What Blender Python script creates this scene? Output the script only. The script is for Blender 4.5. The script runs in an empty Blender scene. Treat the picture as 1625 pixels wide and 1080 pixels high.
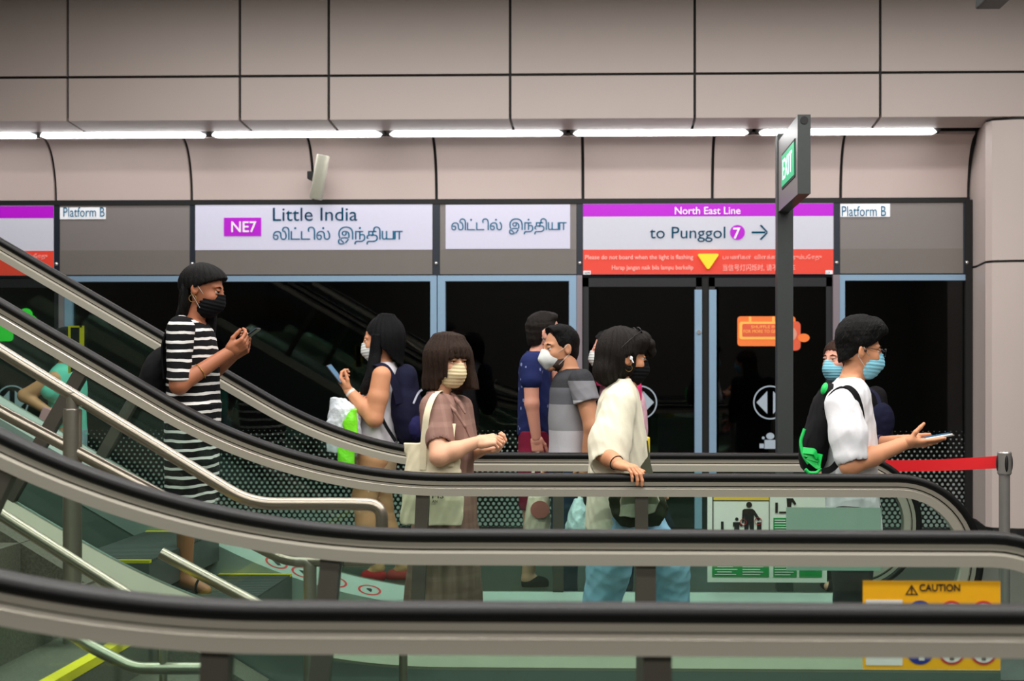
import bpy, math, random
import numpy as np
from math import radians as RAD, sin, cos, pi
from mathutils import Vector
from mathutils.geometry import tessellate_polygon

random.seed(7)
rng = np.random.default_rng(11)
scene = bpy.context.scene
COL = scene.collection

# ---------------------------------------------------------------- camera, light
F_PX, CX, CY, CAM_Z, YAW = 2000.0, 925.0, 575.0, 1.45, 0.025
cam_d = bpy.data.cameras.new('camera')
cam = bpy.data.objects.new('camera', cam_d)
COL.objects.link(cam)
cam.location = (0, 0, CAM_Z)
cam.rotation_euler = (pi / 2, 0, YAW)
cam_d.sensor_width = 36.0
cam_d.lens = F_PX / 1625 * 36
cam_d.shift_x = -(CX - 812.5) / 1625
cam_d.shift_y = (CY - 540) / 1625
cam_d.clip_start = 0.05
cam_d.dof.use_dof = True
cam_d.dof.focus_distance = 6.3
cam_d.dof.aperture_fstop = 3.0
scene.camera = cam

world = bpy.data.worlds.new('station_air')
scene.world = world
world.use_nodes = True
bg = world.node_tree.nodes['Background']
bg.inputs[0].default_value = (0.75, 0.78, 0.85, 1)
bg.inputs[1].default_value = 0.06

def area(name, loc, sx, sy, power, color=(1, 0.97, 0.93), rot=(0, 0, 0)):
    l = bpy.data.lights.new(name, 'AREA')
    l.shape = 'RECTANGLE'; l.size = sx; l.size_y = sy
    l.energy = power; l.color = color
    o = bpy.data.objects.new(name, l)
    o.location = loc; o.rotation_euler = rot
    COL.objects.link(o)
    return o
# unseen rows of luminaires under the concourse ceiling
area('unseen_ceiling_lamp_row', (0.0, 7.9, 4.5), 9.0, 0.30, 190)
area('unseen_ceiling_lamp_row', (0.0, 5.2, 4.5), 9.0, 0.30, 330)
area('unseen_ceiling_lamp_row', (0.0, 2.2, 4.5), 9.0, 0.30, 210)
area('unseen_ceiling_lamp_row', (0.0, -1.2, 4.5), 9.0, 0.30, 340)  # row behind the camera, added as front fill

scene.view_settings.view_transform = 'Standard'
scene.view_settings.look = 'None'
scene.view_settings.gamma = 1.0
scene.view_settings.exposure = 0.0
scene.view_settings.use_curve_mapping = False
scene.cycles.transparent_max_bounces = 48
scene.cycles.max_bounces = 16

# ---------------------------------------------------------------- helpers
def P(px, py, Y):
    """photo pixel (1625x1080) + distance along the platform normal -> world point"""
    a = (px - CX) / F_PX; b = (CY - py) / F_PX
    s, c = sin(YAW), cos(YAW)
    dx, dy, dz = -s + a * c, c + a * s, b
    t = Y / dy
    return np.array((dx * t, Y, CAM_Z + dz * t))
def PX(px, Y): return P(px, CY, Y)[0]
def PZ(py, Y, px=900): return P(px, py, Y)[2]

def lin(c):
    return tuple(((v / 255) / 12.92 if v / 255 <= 0.04045 else ((v / 255 + 0.055) / 1.055) ** 2.4) for v in c)

class NT:
    def __init__(s, m): s.t = m.node_tree; s.n = s.t.nodes; s.l = s.t.links
    def new(s, typ, **kw):
        n = s.n.new(typ)
        for k, v in kw.items(): setattr(n, k, v)
        return n
    def math(s, op, a, b=None, c=None):
        n = s.n.new('ShaderNodeMath'); n.operation = op
        for i, v in enumerate((a, b, c)):
            if v is None: continue
            if isinstance(v, (int, float)): n.inputs[i].default_value = v
            else: s.l.new(v, n.inputs[i])
        return n.outputs[0]
    def mix(s, fac, a, b):
        n = s.n.new('ShaderNodeMix'); n.data_type = 'RGBA'
        for sock, v in ((n.inputs[0], fac), (n.inputs[6], a), (n.inputs[7], b)):
            if isinstance(v, (int, float)): sock.default_value = v
            elif isinstance(v, tuple): sock.default_value = (*v[:3], 1)
            else: s.l.new(v, sock)
        return n.outputs[2]

def newmat(name):
    m = bpy.data.materials.new(name); m.use_nodes = True
    return m, NT(m), m.node_tree.nodes['Principled BSDF']

def pm(name, rgb, rough=0.5, metal=0.0, var=0.06, scale=30.0, bump=0.0, bscale=None, stretch=(1, 1, 1), spec=0.5, emit=0.0, sss=0.0, sheen=0.0):
    """procedural material: base colour with gentle noise variation and optional bump"""
    m, t, b = newmat(name)
    c = lin(rgb)
    tc = t.new('ShaderNodeTexCoord'); mp = t.new('ShaderNodeMapping')
    mp.inputs['Scale'].default_value = stretch
    t.l.new(tc.outputs['Object'], mp.inputs[0])
    n = t.new('ShaderNodeTexNoise'); n.inputs['Scale'].default_value = scale; n.inputs['Detail'].default_value = 4
    t.l.new(mp.outputs[0], n.inputs['Vector'])
    lo = tuple(max(0, v * (1 - var)) for v in c); hi = tuple(min(1, v * (1 + var)) for v in c)
    col = t.mix(n.outputs['Fac'], lo, hi)
    t.l.new(col, b.inputs['Base Color'])
    b.inputs['Roughness'].default_value = rough; b.inputs['Metallic'].default_value = metal
    b.inputs['Specular IOR Level'].default_value = spec
    if sss: 
        b.inputs['Subsurface Weight'].default_value = sss
        b.inputs['Subsurface Radius'].default_value = (0.02, 0.008, 0.005); b.inputs['Subsurface Scale'].default_value = 0.5
    if sheen: b.inputs['Sheen Weight'].default_value = sheen
    if emit:
        t.l.new(col, b.inputs['Emission Color']); b.inputs['Emission Strength'].default_value = emit
    if bump:
        n2 = t.new('ShaderNodeTexNoise'); n2.inputs['Scale'].default_value = bscale or scale * 4; n2.inputs['Detail'].default_value = 3
        t.l.new(mp.outputs[0], n2.inputs['Vector'])
        bp = t.new('ShaderNodeBump'); bp.inputs['Strength'].default_value = bump; bp.inputs['Distance'].default_value = 0.01
        t.l.new(n2.outputs['Fac'], bp.inputs['Height']); t.l.new(bp.outputs[0], b.inputs['Normal'])
    return m

def glassmat(name, tint, ior=1.45, gloss=1.0, rough=0.01):
    m, t, b = newmat(name)
    t.n.remove(b)
    out = t.n['Material Output']
    tr = t.new('ShaderNodeBsdfTransparent'); tr.inputs[0].default_value = (*tint, 1)
    gl = t.new('ShaderNodeBsdfGlossy'); gl.inputs['Roughness'].default_value = rough
    fr = t.new('ShaderNodeFresnel'); fr.inputs[0].default_value = ior
    f = t.math('MULTIPLY', fr.outputs[0], gloss)
    mx = t.new('ShaderNodeMixShader')
    t.l.new(f, mx.inputs[0]); t.l.new(tr.outputs[0], mx.inputs[1]); t.l.new(gl.outputs[0], mx.inputs[2])
    t.l.new(mx.outputs[0], out.inputs[0])
    return m

def setprops(o, label=None, cat=None, group=None, kind=None):
    if label: o['label'] = label
    if cat: o['category'] = cat
    if group: o['group'] = group
    if kind: o['kind'] = kind
    return o

def thing(name, label, cat, loc=(0, 0, 0), group=None):
    o = bpy.data.objects.new(name, None); COL.objects.link(o)
    o.empty_display_size = 0.1
    o.location = tuple(float(v) for v in loc)
    return setprops(o, label, cat, group)

def wloc(o):
    v = np.array(o.location[:])
    while o.parent is not None:
        o = o.parent; v = v + np.array(o.location[:])
    return v

class MB:
    """collects shapes in world coordinates, links them as ONE mesh object"""
    def __init__(s): s.v = []; s.f = []; s.m = []
    def add(s, vs, fs, mi=0):
        k = len(s.v); s.v += [tuple(float(c) for c in p) for p in vs]
        for f in fs: s.f.append(tuple(k + i for i in f)); s.m.append(mi)
        return s
    def box(s, x0, x1, y0, y1, z0, z1, mi=0, bev=0.0):
        if bev:
            b = min(bev, abs(x1 - x0) * .45, abs(y1 - y0) * .45, abs(z1 - z0) * .45)
            prof = []
            for cx, cz, a0 in ((x1 - b, z1 - b, 0), (x0 + b, z1 - b, 90), (x0 + b, z0 + b, 180), (x1 - b, z0 + b, 270)):
                for k in range(4): a = RAD(a0 + 30 * k); prof.append((cx + b * cos(a), cz + b * sin(a)))
            return s.prism(prof, y0, y1, mi)
        v = [(x, y, z) for z in (z0, z1) for y in (y0, y1) for x in (x0, x1)]
        return s.add(v, [(0, 2, 3, 1), (4, 5, 7, 6), (0, 1, 5, 4), (2, 6, 7, 3), (0, 4, 6, 2), (1, 3, 7, 5)], mi)
    def obox(s, c, R, hx, hy, hz, mi=0):
        v = [np.array(c) + np.array(R) @ np.array((a * hx, b * hy, d * hz)) for d in (-1, 1) for b in (-1, 1) for a in (-1, 1)]
        return s.add(v, [(0, 2, 3, 1), (4, 5, 7, 6), (0, 1, 5, 4), (2, 6, 7, 3), (0, 4, 6, 2), (1, 3, 7, 5)], mi)
    def prism(s, poly, y0, y1, mi=0):
        """polygon in XZ extruded along Y"""
        n = len(poly)
        v = [(x, y0, z) for x, z in poly] + [(x, y1, z) for x, z in poly]
        f = [tuple(range(n)), tuple(range(2 * n - 1, n - 1, -1))]
        f += [(i, n + i, n + (i + 1) % n, (i + 1) % n) for i in range(n)]
        return s.add(v, f, mi)
    def prism_x(s, poly, x0, x1, mi=0):
        n = len(poly)
        v = [(x0, y, z) for y, z in poly] + [(x1, y, z) for y, z in poly]
        f = [tuple(range(n)), tuple(range(2 * n - 1, n - 1, -1))]
        f += [(i, n + i, n + (i + 1) % n, (i + 1) % n) for i in range(n)]
        return s.add(v, f, mi)
    def prism_z(s, poly, z0, z1, mi=0):
        n = len(poly)
        v = [(x, y, z0) for x, y in poly] + [(x, y, z1) for x, y in poly]
        f = [tuple(range(n)), tuple(range(2 * n - 1, n - 1, -1))]
        f += [(i, n + i, n + (i + 1) % n, (i + 1) % n) for i in range(n)]
        return s.add(v, f, mi)
    def disc(s, cx, cz, r, y0, y1, mi=0, n=32, rz=None):
        return s.prism([(cx + r * cos(2 * pi * k / n), cz + (rz or r) * sin(2 * pi * k / n)) for k in range(n)], y0, y1, mi)
    def ring(s, cx, cz, r0, r1, y0, y1, mi=0, n=40):
        v = []; f = []
        for k in range(n):
            a = 2 * pi * k / n
            for r, y in ((r0, y0), (r1, y0), (r1, y1), (r0, y1)): v.append((cx + r * cos(a), y, cz + r * sin(a)))
        for k in range(n):
            a, b = 4 * k, 4 * ((k + 1) % n)
            for i in range(4): j = (i + 1) % 4; f.append((a + i, b + i, b + j, a + j))
        return s.add(v, f, mi)
    def lathe(s, cx, cy, prof, mi=0, n=28):
        v = []; f = []
        for r, z in prof:
            for k in range(n): a = 2 * pi * k / n; v.append((cx + r * cos(a), cy + r * sin(a), z))
        for i in range(len(prof) - 1):
            for k in range(n): j = (k + 1) % n; f.append((i * n + k, i * n + j, (i + 1) * n + j, (i + 1) * n + k))
        f.append(tuple(range(n - 1, -1, -1))); f.append(tuple(range((len(prof) - 1) * n, len(prof) * n)))
        return s.add(v, f, mi)
    def tube(s, pts, r, mi=0, n=14, closed=False):
        pts = [np.array(p, float) for p in pts]
        m = len(pts); rs = r if hasattr(r, '__len__') else [r] * m
        tang = []
        for i in range(m):
            a = pts[i - 1] if (i > 0 or closed) else pts[i]; b = pts[(i + 1) % m] if (i < m - 1 or closed) else pts[i]
            d = b - a; tang.append(d / (np.linalg.norm(d) + 1e-12))
        u = np.cross(tang[0], (0, 0, 1.0))
        if np.linalg.norm(u) < 1e-3: u = np.cross(tang[0], (0, 1.0, 0))
        u /= np.linalg.norm(u); v = []; f = []
        for i in range(m):
            u = u - tang[i] * np.dot(u, tang[i]); u /= np.linalg.norm(u); w = np.cross(tang[i], u)
            for k in range(n): a = 2 * pi * k / n; v.append(pts[i] + rs[i] * (cos(a) * u + sin(a) * w))
        for i in range(m if closed else m - 1):
            for k in range(n):
                j = (k + 1) % n; i2 = (i + 1) % m
                f.append((i * n + k, i * n + j, i2 * n + j, i2 * n + k))
        if not closed: f.append(tuple(range(n - 1, -1, -1))); f.append(tuple(range((m - 1) * n, m * n)))
        return s.add(v, f, mi)
    def strip(s, pts, wdir, width, thick, mi=0):
        """flat belt/strap along pts; wdir: width direction(s)"""
        pts = [np.array(p, float) for p in pts]; m = len(pts); v = []; f = []
        for i in range(m):
            t = pts[min(i + 1, m - 1)] - pts[max(i - 1, 0)]; t /= np.linalg.norm(t)
            w = np.array(wdir[i] if hasattr(wdir[0], '__len__') else wdir, float); w = w - t * np.dot(w, t); w /= np.linalg.norm(w)
            nn = np.cross(t, w)
            for a, b in ((-1, -1), (1, -1), (1, 1), (-1, 1)): v.append(pts[i] + w * a * width / 2 + nn * b * thick / 2)
        for i in range(m - 1):
            for k in range(4): j = (k + 1) % 4; f.append((4 * i + k, 4 * i + j, 4 * i + 4 + j, 4 * i + 4 + k))
        f.append((3, 2, 1, 0)); f.append((4 * m - 4, 4 * m - 3, 4 * m - 2, 4 * m - 1))
        return s.add(v, f, mi)
    def ball(s, c, r, mi=0, n=16, m=10, R=None):
        r = np.array(r if hasattr(r, '__len__') else (r, r, r), float); c = np.array(c, float); v = []; f = []
        for i in range(m + 1):
            th = pi * i / m
            for k in range(n):
                p = r * np.array((sin(th) * cos(2 * pi * k / n), sin(th) * sin(2 * pi * k / n), cos(th)))
                v.append(c + (R @ p if R is not None else p))
        for i in range(m):
            for k in range(n): j = (k + 1) % n; f.append((i * n + k, (i + 1) * n + k, (i + 1) * n + j, i * n + j))
        return s.add(v, f, mi)
    def build(s, name, mats, parent=None, smooth=False, angle=35, kind=None):
        mats = mats if isinstance(mats, (list, tuple)) else [mats]
        V = np.array(s.v)
        if parent is not None: org = wloc(parent)
        else:
            lo, hi = V.min(0), V.max(0); org = np.array(((lo[0] + hi[0]) / 2, (lo[1] + hi[1]) / 2, lo[2]))
        me = bpy.data.meshes.new(name)
        me.from_pydata((V - org).tolist(), [], s.f)
        for m in mats: me.materials.append(m)
        me.polygons.foreach_set('material_index', s.m)
        me.validate(); me.update()
        if smooth:
            me.polygons.foreach_set('use_smooth', [True] * len(me.polygons))
            me.set_sharp_from_angle(angle=RAD(angle))
        o = bpy.data.objects.new(name, me); COL.objects.link(o)
        if parent is not None: o.parent = parent
        else: o.location = tuple(org)
        if kind: o['kind'] = kind
        return o

def fillet(pts, rad, n=8):
    pts = [np.array(p, float) for p in pts]; out = [pts[0]]
    for i in range(1, len(pts) - 1):
        a, b, c = pts[i - 1], pts[i], pts[i + 1]
        u = a - b; v = c - b; lu, lv = np.linalg.norm(u), np.linalg.norm(v); u /= lu; v /= lv
        r = min(rad, lu * .49, lv * .49)
        p, q = b + u * r, b + v * r
        for k in range(n + 1):
            t = k / n; out.append((1 - t) ** 2 * p + 2 * t * (1 - t) * b + t * t * q)
    out.append(pts[-1]); return out

def text_part(body, box, Y, mat, parent, name='lettering', thick=0.002, keep=False, bold=0.0):
    """real lettering fitted to a photo-pixel box (x0,y0,x1,y1) on the plane Y, standing on its sign"""
    cu = bpy.data.curves.new(name, 'FONT'); cu.body = body; cu.resolution_u = 3; cu.offset = bold
    o = bpy.data.objects.new(name, cu); COL.objects.link(o)
    dg = bpy.context.evaluated_depsgraph_get(); dg.update()
    me = bpy.data.meshes.new_from_object(o.evaluated_get(dg))
    bpy.data.objects.remove(o)
    n = len(me.vertices); co = np.empty(n * 3); me.vertices.foreach_get('co', co); co = co.reshape(-1, 3)
    if n == 0: return None
    lo, hi = co.min(0), co.max(0)
    a = P(box[0], box[3], Y); b = P(box[2], box[1], Y)
    sx = (b[0] - a[0]) / max(hi[0] - lo[0], 1e-6); sz = (b[2] - a[2]) / max(hi[1] - lo[1], 1e-6)
    if keep: sx = sz = min(sx, sz)
    out = np.stack([a[0] + (co[:, 0] - lo[0]) * sx, np.full(n, Y), a[2] + (co[:, 1] - lo[1]) * sz], 1)
    F = [tuple(p.vertices) for p in me.polygons]; bpy.data.meshes.remove(me)
    return words(co, out, F, mat, parent, name, thick)

def words(co, out, F, mat, parent, name, thick, gap=.17):
    """one mesh per word of a line of lettering"""
    iv = sorted((min(co[i, 0] for i in f), max(co[i, 0] for i in f), k) for k, f in enumerate(F))
    groups, end = [], -9e9
    for x0, x1, k in iv:
        if x0 > end + gap: groups.append([])
        groups[-1].append(k); end = max(end, x1)
    t = None
    for g in groups:
        o = MB(); ids = sorted({i for k in g for i in F[k]}); mp = {v: j for j, v in enumerate(ids)}
        o.add(out[ids], [tuple(mp[i] for i in F[k]) for k in g])
        t = o.build(name, mat, parent)
        so = t.modifiers.new('thickness', 'SOLIDIFY'); so.thickness = thick; so.offset = 0
    return t

def glyph(ch):
    """outline of one letter, every contour filled on its own so that overlapping strokes stay solid"""
    cu = bpy.data.curves.new('glyph', 'FONT'); cu.body = ch; cu.resolution_u = 4; cu.fill_mode = 'NONE'
    o = bpy.data.objects.new('glyph', cu); COL.objects.link(o)
    dg = bpy.context.evaluated_depsgraph_get(); dg.update()
    me = bpy.data.meshes.new_from_object(o.evaluated_get(dg)); bpy.data.objects.remove(o)
    V = [tuple(v.co) for v in me.vertices]; nb = {}
    for e in me.edges:
        p, q = e.vertices; nb.setdefault(p, []).append(q); nb.setdefault(q, []).append(p)
    bpy.data.meshes.remove(me)
    loops_, seen = [], set()
    for st_ in sorted(nb):
        if st_ in seen: continue
        lp, cur, prev = [], st_, None
        while cur is not None and cur not in seen:
            seen.add(cur); lp.append(cur)
            nx = [w for w in nb[cur] if w != prev and w not in seen]; prev, cur = cur, (nx[0] if nx else None)
        if len(lp) > 2: loops_.append([V[i] for i in lp])
    def inside(pt, poly):
        c = False
        for (x0, y0, _), (x1, y1, _) in zip(poly, poly[1:] + poly[:1]):
            if (y0 > pt[1]) != (y1 > pt[1]) and pt[0] < (x1 - x0) * (pt[1] - y0) / (y1 - y0) + x0: c = not c
        return c
    ar = [sum(p[0] * q[1] - q[0] * p[1] for p, q in zip(l, l[1:] + l[:1])) for l in loops_]
    big = max(range(len(ar)), key=lambda i: abs(ar[i])); sg = 1 if ar[big] > 0 else -1
    VV, FF = [], []
    for i, l in enumerate(loops_):
        if ar[i] * sg <= 0: continue
        grp = [l] + [h for j, h in enumerate(loops_) if ar[j] * sg < 0 and all(inside(p, l) for p in h[::3])]
        flat_ = [p for g in grp for p in g]; n0 = len(VV); VV += flat_
        FF += [tuple(n0 + q for q in t) for t in tessellate_polygon([[Vector(p) for p in g] for g in grp])]
    return np.array(VV), FF
def script_part(clusters, box, Y, mat, parent, gap=.07):
    """Tamil lettering set cluster by cluster: base letter plus its sign, fitted to a photo box"""
    Vs, Fs, x, n = [], [], 0.0, 0
    for cl in clusters:
        if cl == ' ': x += .42; continue
        V, F = glyph(cl[0]); V[:, 0] += x - V[:, 0].min(); x0, x1 = V[:, 0].min(), V[:, 0].max()
        Vs.append(V); Fs += [tuple(i + n for i in f) for f in F]; n += len(V)
        for sg in cl[1:]:
            S, F = glyph(sg)
            if sg == '\u0bcd': S[:, 0] += (x0 + x1) / 2 - (S[:, 0].min() + S[:, 0].max()) / 2
            elif sg == '\u0bbf':
                ov = .15 if cl[0] == '\u0b9f' else .30
                S[:, 0] += x1 - ov - S[:, 0].min(); x1 = S[:, 0].max()
            else: S[:, 0] += x1 + .015 - S[:, 0].min(); x1 = S[:, 0].max()
            Vs.append(S); Fs += [tuple(i + n for i in f) for f in F]; n += len(S)
        x = x1 + gap
    co = np.concatenate(Vs); lo, hi = co.min(0), co.max(0); a = P(box[0], box[3], Y); b = P(box[2], box[1], Y)
    sx, sz = (b[0] - a[0]) / (hi[0] - lo[0]), (b[2] - a[2]) / (hi[1] - lo[1])
    out = np.stack([a[0] + (co[:, 0] - lo[0]) * sx, np.full(len(co), Y), a[2] + (co[:, 1] - lo[1]) * sz], 1)
    return words(co, out, Fs, mat, parent, 'lettering', .002, .25)
# ---------------------------------------------------------------- materials
M_panel = pm('enamel_panel', (205, 190, 184), .42, var=.03, scale=3, bump=.02, bscale=300)
M_cove = pm('cove_enamel', (200, 182, 176), .45, var=.03, scale=3)
M_black = pm('black_joint', (9, 9, 10), .6)
M_dark = pm('dark_tunnel', (12, 12, 13), .9)
M_floor = pm('granite_floor', (70, 70, 64), .35, var=.5, scale=150, bump=.01)
M_granite = pm('dark_granite', (88, 85, 74), .55, var=.85, scale=120, bump=.02)
M_ceiling = pm('ceiling_paint', (190, 185, 178), .8)
M_wall = pm('wall_enamel', (74, 70, 66), .5)
M_steel = pm('brushed_steel', (168, 162, 150), .34, .85, var=.06, scale=8, stretch=(1, 1, 30))
M_alu = pm('satin_aluminium', (168, 162, 148), .42, .4, var=.05, scale=6, stretch=(.3, 1, 40))
M_alu2 = pm('polished_aluminium', (196, 190, 176), .32, .5, var=.05, scale=6, stretch=(.3, 1, 40))
M_pipe = pm('stainless_pipe', (160, 152, 138), .3, .92, var=.05, scale=10)
M_rubber = pm('black_rubber', (6, 6, 7), .46, var=.2, scale=12, spec=.28)
M_groove = pm('dark_groove', (16, 15, 14), .6)
M_post = pm('mullion_grey', (92, 88, 80), .45, .5)
M_deck = pm('deck_steel', (170, 182, 176), .4, .5, var=.06, scale=12)
M_deck_shade = pm('shaded_deck_steel', (122, 122, 106), .5, .4, var=.1, scale=8)  # deck steel toned down, the underlit outer side put into its colour
M_skirt = pm('skirt_steel', (120, 132, 126), .4, .6, var=.1, scale=8)
M_step = pm('step_aluminium', (96, 98, 98), .5, .5, var=.15, scale=60)
M_yellow = pm('safety_yellow', (226, 206, 26), .5, var=.08)
M_header = pm('header_grey', (138, 131, 129), .5, var=.03, scale=10)
M_header2 = pm('header_grey_low', (126, 119, 114), .5, var=.03, scale=10)
M_frame = pm('door_frame_blue', (152, 184, 212), .4, .3, var=.04)
M_mauve = pm('door_post_mauve', (150, 138, 146), .45, .3)
M_mull = pm('dark_mullion', (38, 46, 58), .4, .2)
M_dframe = pm('dark_door_frame', (42, 42, 46), .5, .2)
M_chrome = pm('bright_bolt', (220, 220, 220), .25, .9)
M_signlav = pm('sign_lavender', (208, 206, 226), .5, var=.02, emit=.26)
M_signgrey = pm('sign_light_grey', (200, 200, 212), .5, var=.02, emit=.26)
M_purple = pm('line_purple', (184, 0, 206), .5, var=.03, emit=.22)
M_red = pm('warning_red', (238, 70, 52), .5, var=.03, emit=.18)
M_white = pm('glowing_white_vinyl', (240, 240, 244), .5, var=.02, emit=.3)  # unlit white parts, emission added to brighten them
M_teal = pm('teal_lettering', (0, 104, 140), .8, var=.03, spec=.0, emit=.08)
M_teal2 = pm('dark_teal_lettering', (0, 74, 104), .8, var=.03, spec=.0, emit=.06)
M_wtext = pm('white_lettering', (245, 240, 245), .5, var=.02, emit=.2)
M_ptext = pm('pale_red_lettering', (252, 196, 186), .5, var=.02, emit=.1)
M_ytri = pm('flashing_lamp_yellow', (250, 214, 40), .4, var=.03, emit=.35)
M_btext = pm('black_print', (22, 22, 20), .5)
M_ivory = pm('ivory_plastic', (196, 194, 178), .45)
M_signpost = pm('charcoal_post', (62, 66, 66), .45, .3, var=.08)
M_signface = pm('grey_sign_metal', (128, 130, 130), .35, .6, var=.05)
M_green = pm('exit_green', (0, 150, 100), .4, emit=1.0)
M_gtext = pm('exit_white', (225, 255, 240), .4, emit=1.6)
M_belt = pm('red_belt', (226, 24, 34), .6, var=.05, stretch=(1, 1, 8))
M_stanch = pm('stanchion_steel', (158, 154, 150), .36, .6)
M_balglass = glassmat('green_balustrade_glass', (.87, .955, .915), gloss=.8)
M_doorglass = glassmat('platform_door_glass', (.62, .66, .66), ior=1.5, gloss=1.0, rough=.015)
M_clear = glassmat('clear_acrylic', (.97, .98, .98), gloss=.8)
m, t, b = newmat('fluorescent_diffuser')
t.n.remove(b); em = t.new('ShaderNodeEmission'); nz = t.new('ShaderNodeTexNoise'); nz.inputs['Scale'].default_value = 3
t.l.new(t.mix(nz.outputs['Fac'], (1, .98, .96), (.96, .98, 1)), em.inputs[0]); em.inputs[1].default_value = 15.0
t.l.new(em.outputs[0], t.n['Material Output'].inputs[0]); M_diff = m

# dotted safety film on the lower part of the platform doors: staggered dots growing towards the floor
m, t, b = newmat('dotted_film')
geo = t.new('ShaderNodeTexCoord'); sp = t.new('ShaderNodeSeparateXYZ'); t.l.new(geo.outputs['Object'], sp.inputs[0])
px_, pz_ = .0476, .0352
row = t.math('DIVIDE', sp.outputs[2], pz_); rf = t.math('FLOOR', row)
odd = t.math('MULTIPLY', t.math('MODULO', t.math('ABSOLUTE', rf), 2.0), .5)
cxx = t.math('ADD', t.math('DIVIDE', sp.outputs[0], px_), odd)
u = t.math('MULTIPLY', t.math('SUBTRACT', t.math('FRACT', cxx), .5), px_)
v = t.math('MULTIPLY', t.math('SUBTRACT', t.math('FRACT', row), .5), pz_)
dist = t.math('SQRT', t.math('ADD', t.math('POWER', u, 2.0), t.math('POWER', v, 2.0)))
rad_ = t.math('SUBTRACT', .0165, t.math('MULTIPLY', sp.outputs[2], .0125))
alpha = t.math('MULTIPLY', t.math('LESS_THAN', dist, rad_), .92)
t.l.new(alpha, b.inputs['Alpha'])
b.inputs['Base Color'].default_value = (*lin((158, 170, 166)), 1); b.inputs['Roughness'].default_value = .6
M_dots = m

# ---------------------------------------------------------------- structure
YW = 10.9
XL, XR, YN, YB = -7.0, 6.0, -3.5, 14.0
def st(name, mb, mats, smooth=False):
    o = mb.build(name, mats, None, smooth); o['kind'] = 'structure'; return o
st('floor', MB().box(XL, XR, YN, 11.1, -.3, 0), M_floor)
st('ceiling', MB().box(XL, XR, YN, YB, 4.75, 4.95), M_ceiling)
st('wall_near', MB().box(XL, XR, YN - .2, YN, 0, 4.75), M_wall)
st('wall_left', MB().box(XL - .2, XL, YN, YB, -.3, 4.75), M_wall)
st('wall_side', MB().box(XR, XR + .2, YN, YB, -.3, 4.75), M_wall)
st('wall_tunnel', MB().box(XL, XR, YB, YB + .2, -.8, 4.75), M_dark)
st('floor_track', MB().box(XL, XR, 11.1, YB, -1.0, -.8), M_dark)
st('ceiling_track', MB().box(XL, XR, 11.05, YB, 3.1, 3.2), M_dark)

# fascia above the doors: dark carrier with enamel panels
YF, YF2 = 10.2, 10.55
zb = PZ(188, YF); zs = PZ(118, YF); zu = PZ(206, YF2)
G = .011
fas = MB().prism_x([(YF + .03, zb + .03), (YF2, zu + .03), (YF2, 4.75), (YF + .03, 4.75)], XL, XR)
fo = st('wall_back', fas, M_black)
sx = [XL] + [PX(q, YF) for q in (-190, 107, 380.5, 521.5, 809.5, 1102.5, 1397)] + [XR]
for i in range(len(sx) - 1):
    x0, x1 = sx[i] + G, sx[i + 1] - G
    MB().box(x0, x1, YF, YF + .04, zs + G, 4.74).build('wall_panel', M_panel, fo)
    MB().prism_x([(YF, zb), (YF2 - .01, zu), (YF2 - .01, zu + .02), (YF + .04, zb + .05), (YF + .04, zs - G), (YF, zs - G)], x0, x1).build('wall_panel', M_panel, fo)

# curved cove under the lamps
CT, CB = PZ(216, 10.66), PZ(315, 10.9)
def covepts(off=0.0, n=14):
    return [(10.66 + (.24 + off) * sin(pi / 2 * k / n), CB + (CT - CB + off) * cos(pi / 2 * k / n)) for k in range(n + 1)]
pro = covepts(.03); bk = [(11.0, CB), (11.0, CT + .1), (10.66, CT + .1)]
co = st('trim_1', MB().prism_x(pro + bk, XL, XR), M_black, True)
cs = [XL] + [PX(q, YW) for q in (-130, 88, 304, 497, 692.5, 925, 1130.5, 1334, 1537)]
for i in range(len(cs) - 1):
    a = covepts(0); bq = covepts(.028)
    MB().prism_x(a + bq[::-1], cs[i] + .013, cs[i + 1] - .013).build('cove_panel', M_cove, co, True)
st('trim_2', MB().box(XL, PX(1537, YW), 10.86, 11.0, PZ(323, 10.86), PZ(315, 10.86)), M_black)
st('trim_3', MB().box(XL, PX(1541, YW), 10.93, 11.0, PZ(440, 10.93), PZ(322, 10.93)), M_mull)

# fluorescent strips in the slot between fascia and cove
lx = [(-330, -215), (-210, 56), (62, 325), (335, 605), (618, 893), (910, 1188), (1205, 1487)]
names = ['long white fluorescent ceiling strip cut off by the left photo edge', 'bright ceiling strip light above the left Platform B sign',
         'bright ceiling strip light above the purple NE7 square', 'bright ceiling strip light above the small teal Tamil name panel',
         'bright ceiling strip light above the red and purple direction sign', 'bright ceiling strip light passing behind the EXIT sign, rightmost of the row']
for (a, b_), lb in zip(lx[1:], names):
    x0, x1 = PX(a, 10.58), PX(b_, 10.58)
    y0, z0, y1, z1 = YF2 + .005, PZ(207.5, 10.56), 10.65, PZ(216, 10.65)
    tt = thing('ceiling_light', lb, 'ceiling light', ((x0 + x1) / 2, 10.6, z0), 'strip lights above the platform doors')
    MB().prism_x([(y0, z0 + .006), (y1, z1 + .006), (y1, z1 + .05), (y0, z0 + .05)], x0 - .03, x1 + .03).build('housing', M_groove, tt)
    p = [(x0 + .04, y0, z0), (x1 - .04, y0, z0), (x1, (y0 + y1) / 2, (z0 + z1) / 2 - .004), (x1 - .03, y1, z1), (x0 + .03, y1, z1), (x0, (y0 + y1) / 2, (z0 + z1) / 2 - .004)]
    d = MB(); up = [(x, y, z + .005) for x, y, z in p]
    d.add(p + up, [(5, 4, 3, 2, 1, 0), (6, 7, 8, 9, 10, 11)] + [(i, (i + 1) % 6, 6 + (i + 1) % 6, 6 + i) for i in range(6)])
    d.build('diffuser', M_diff, tt)

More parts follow.
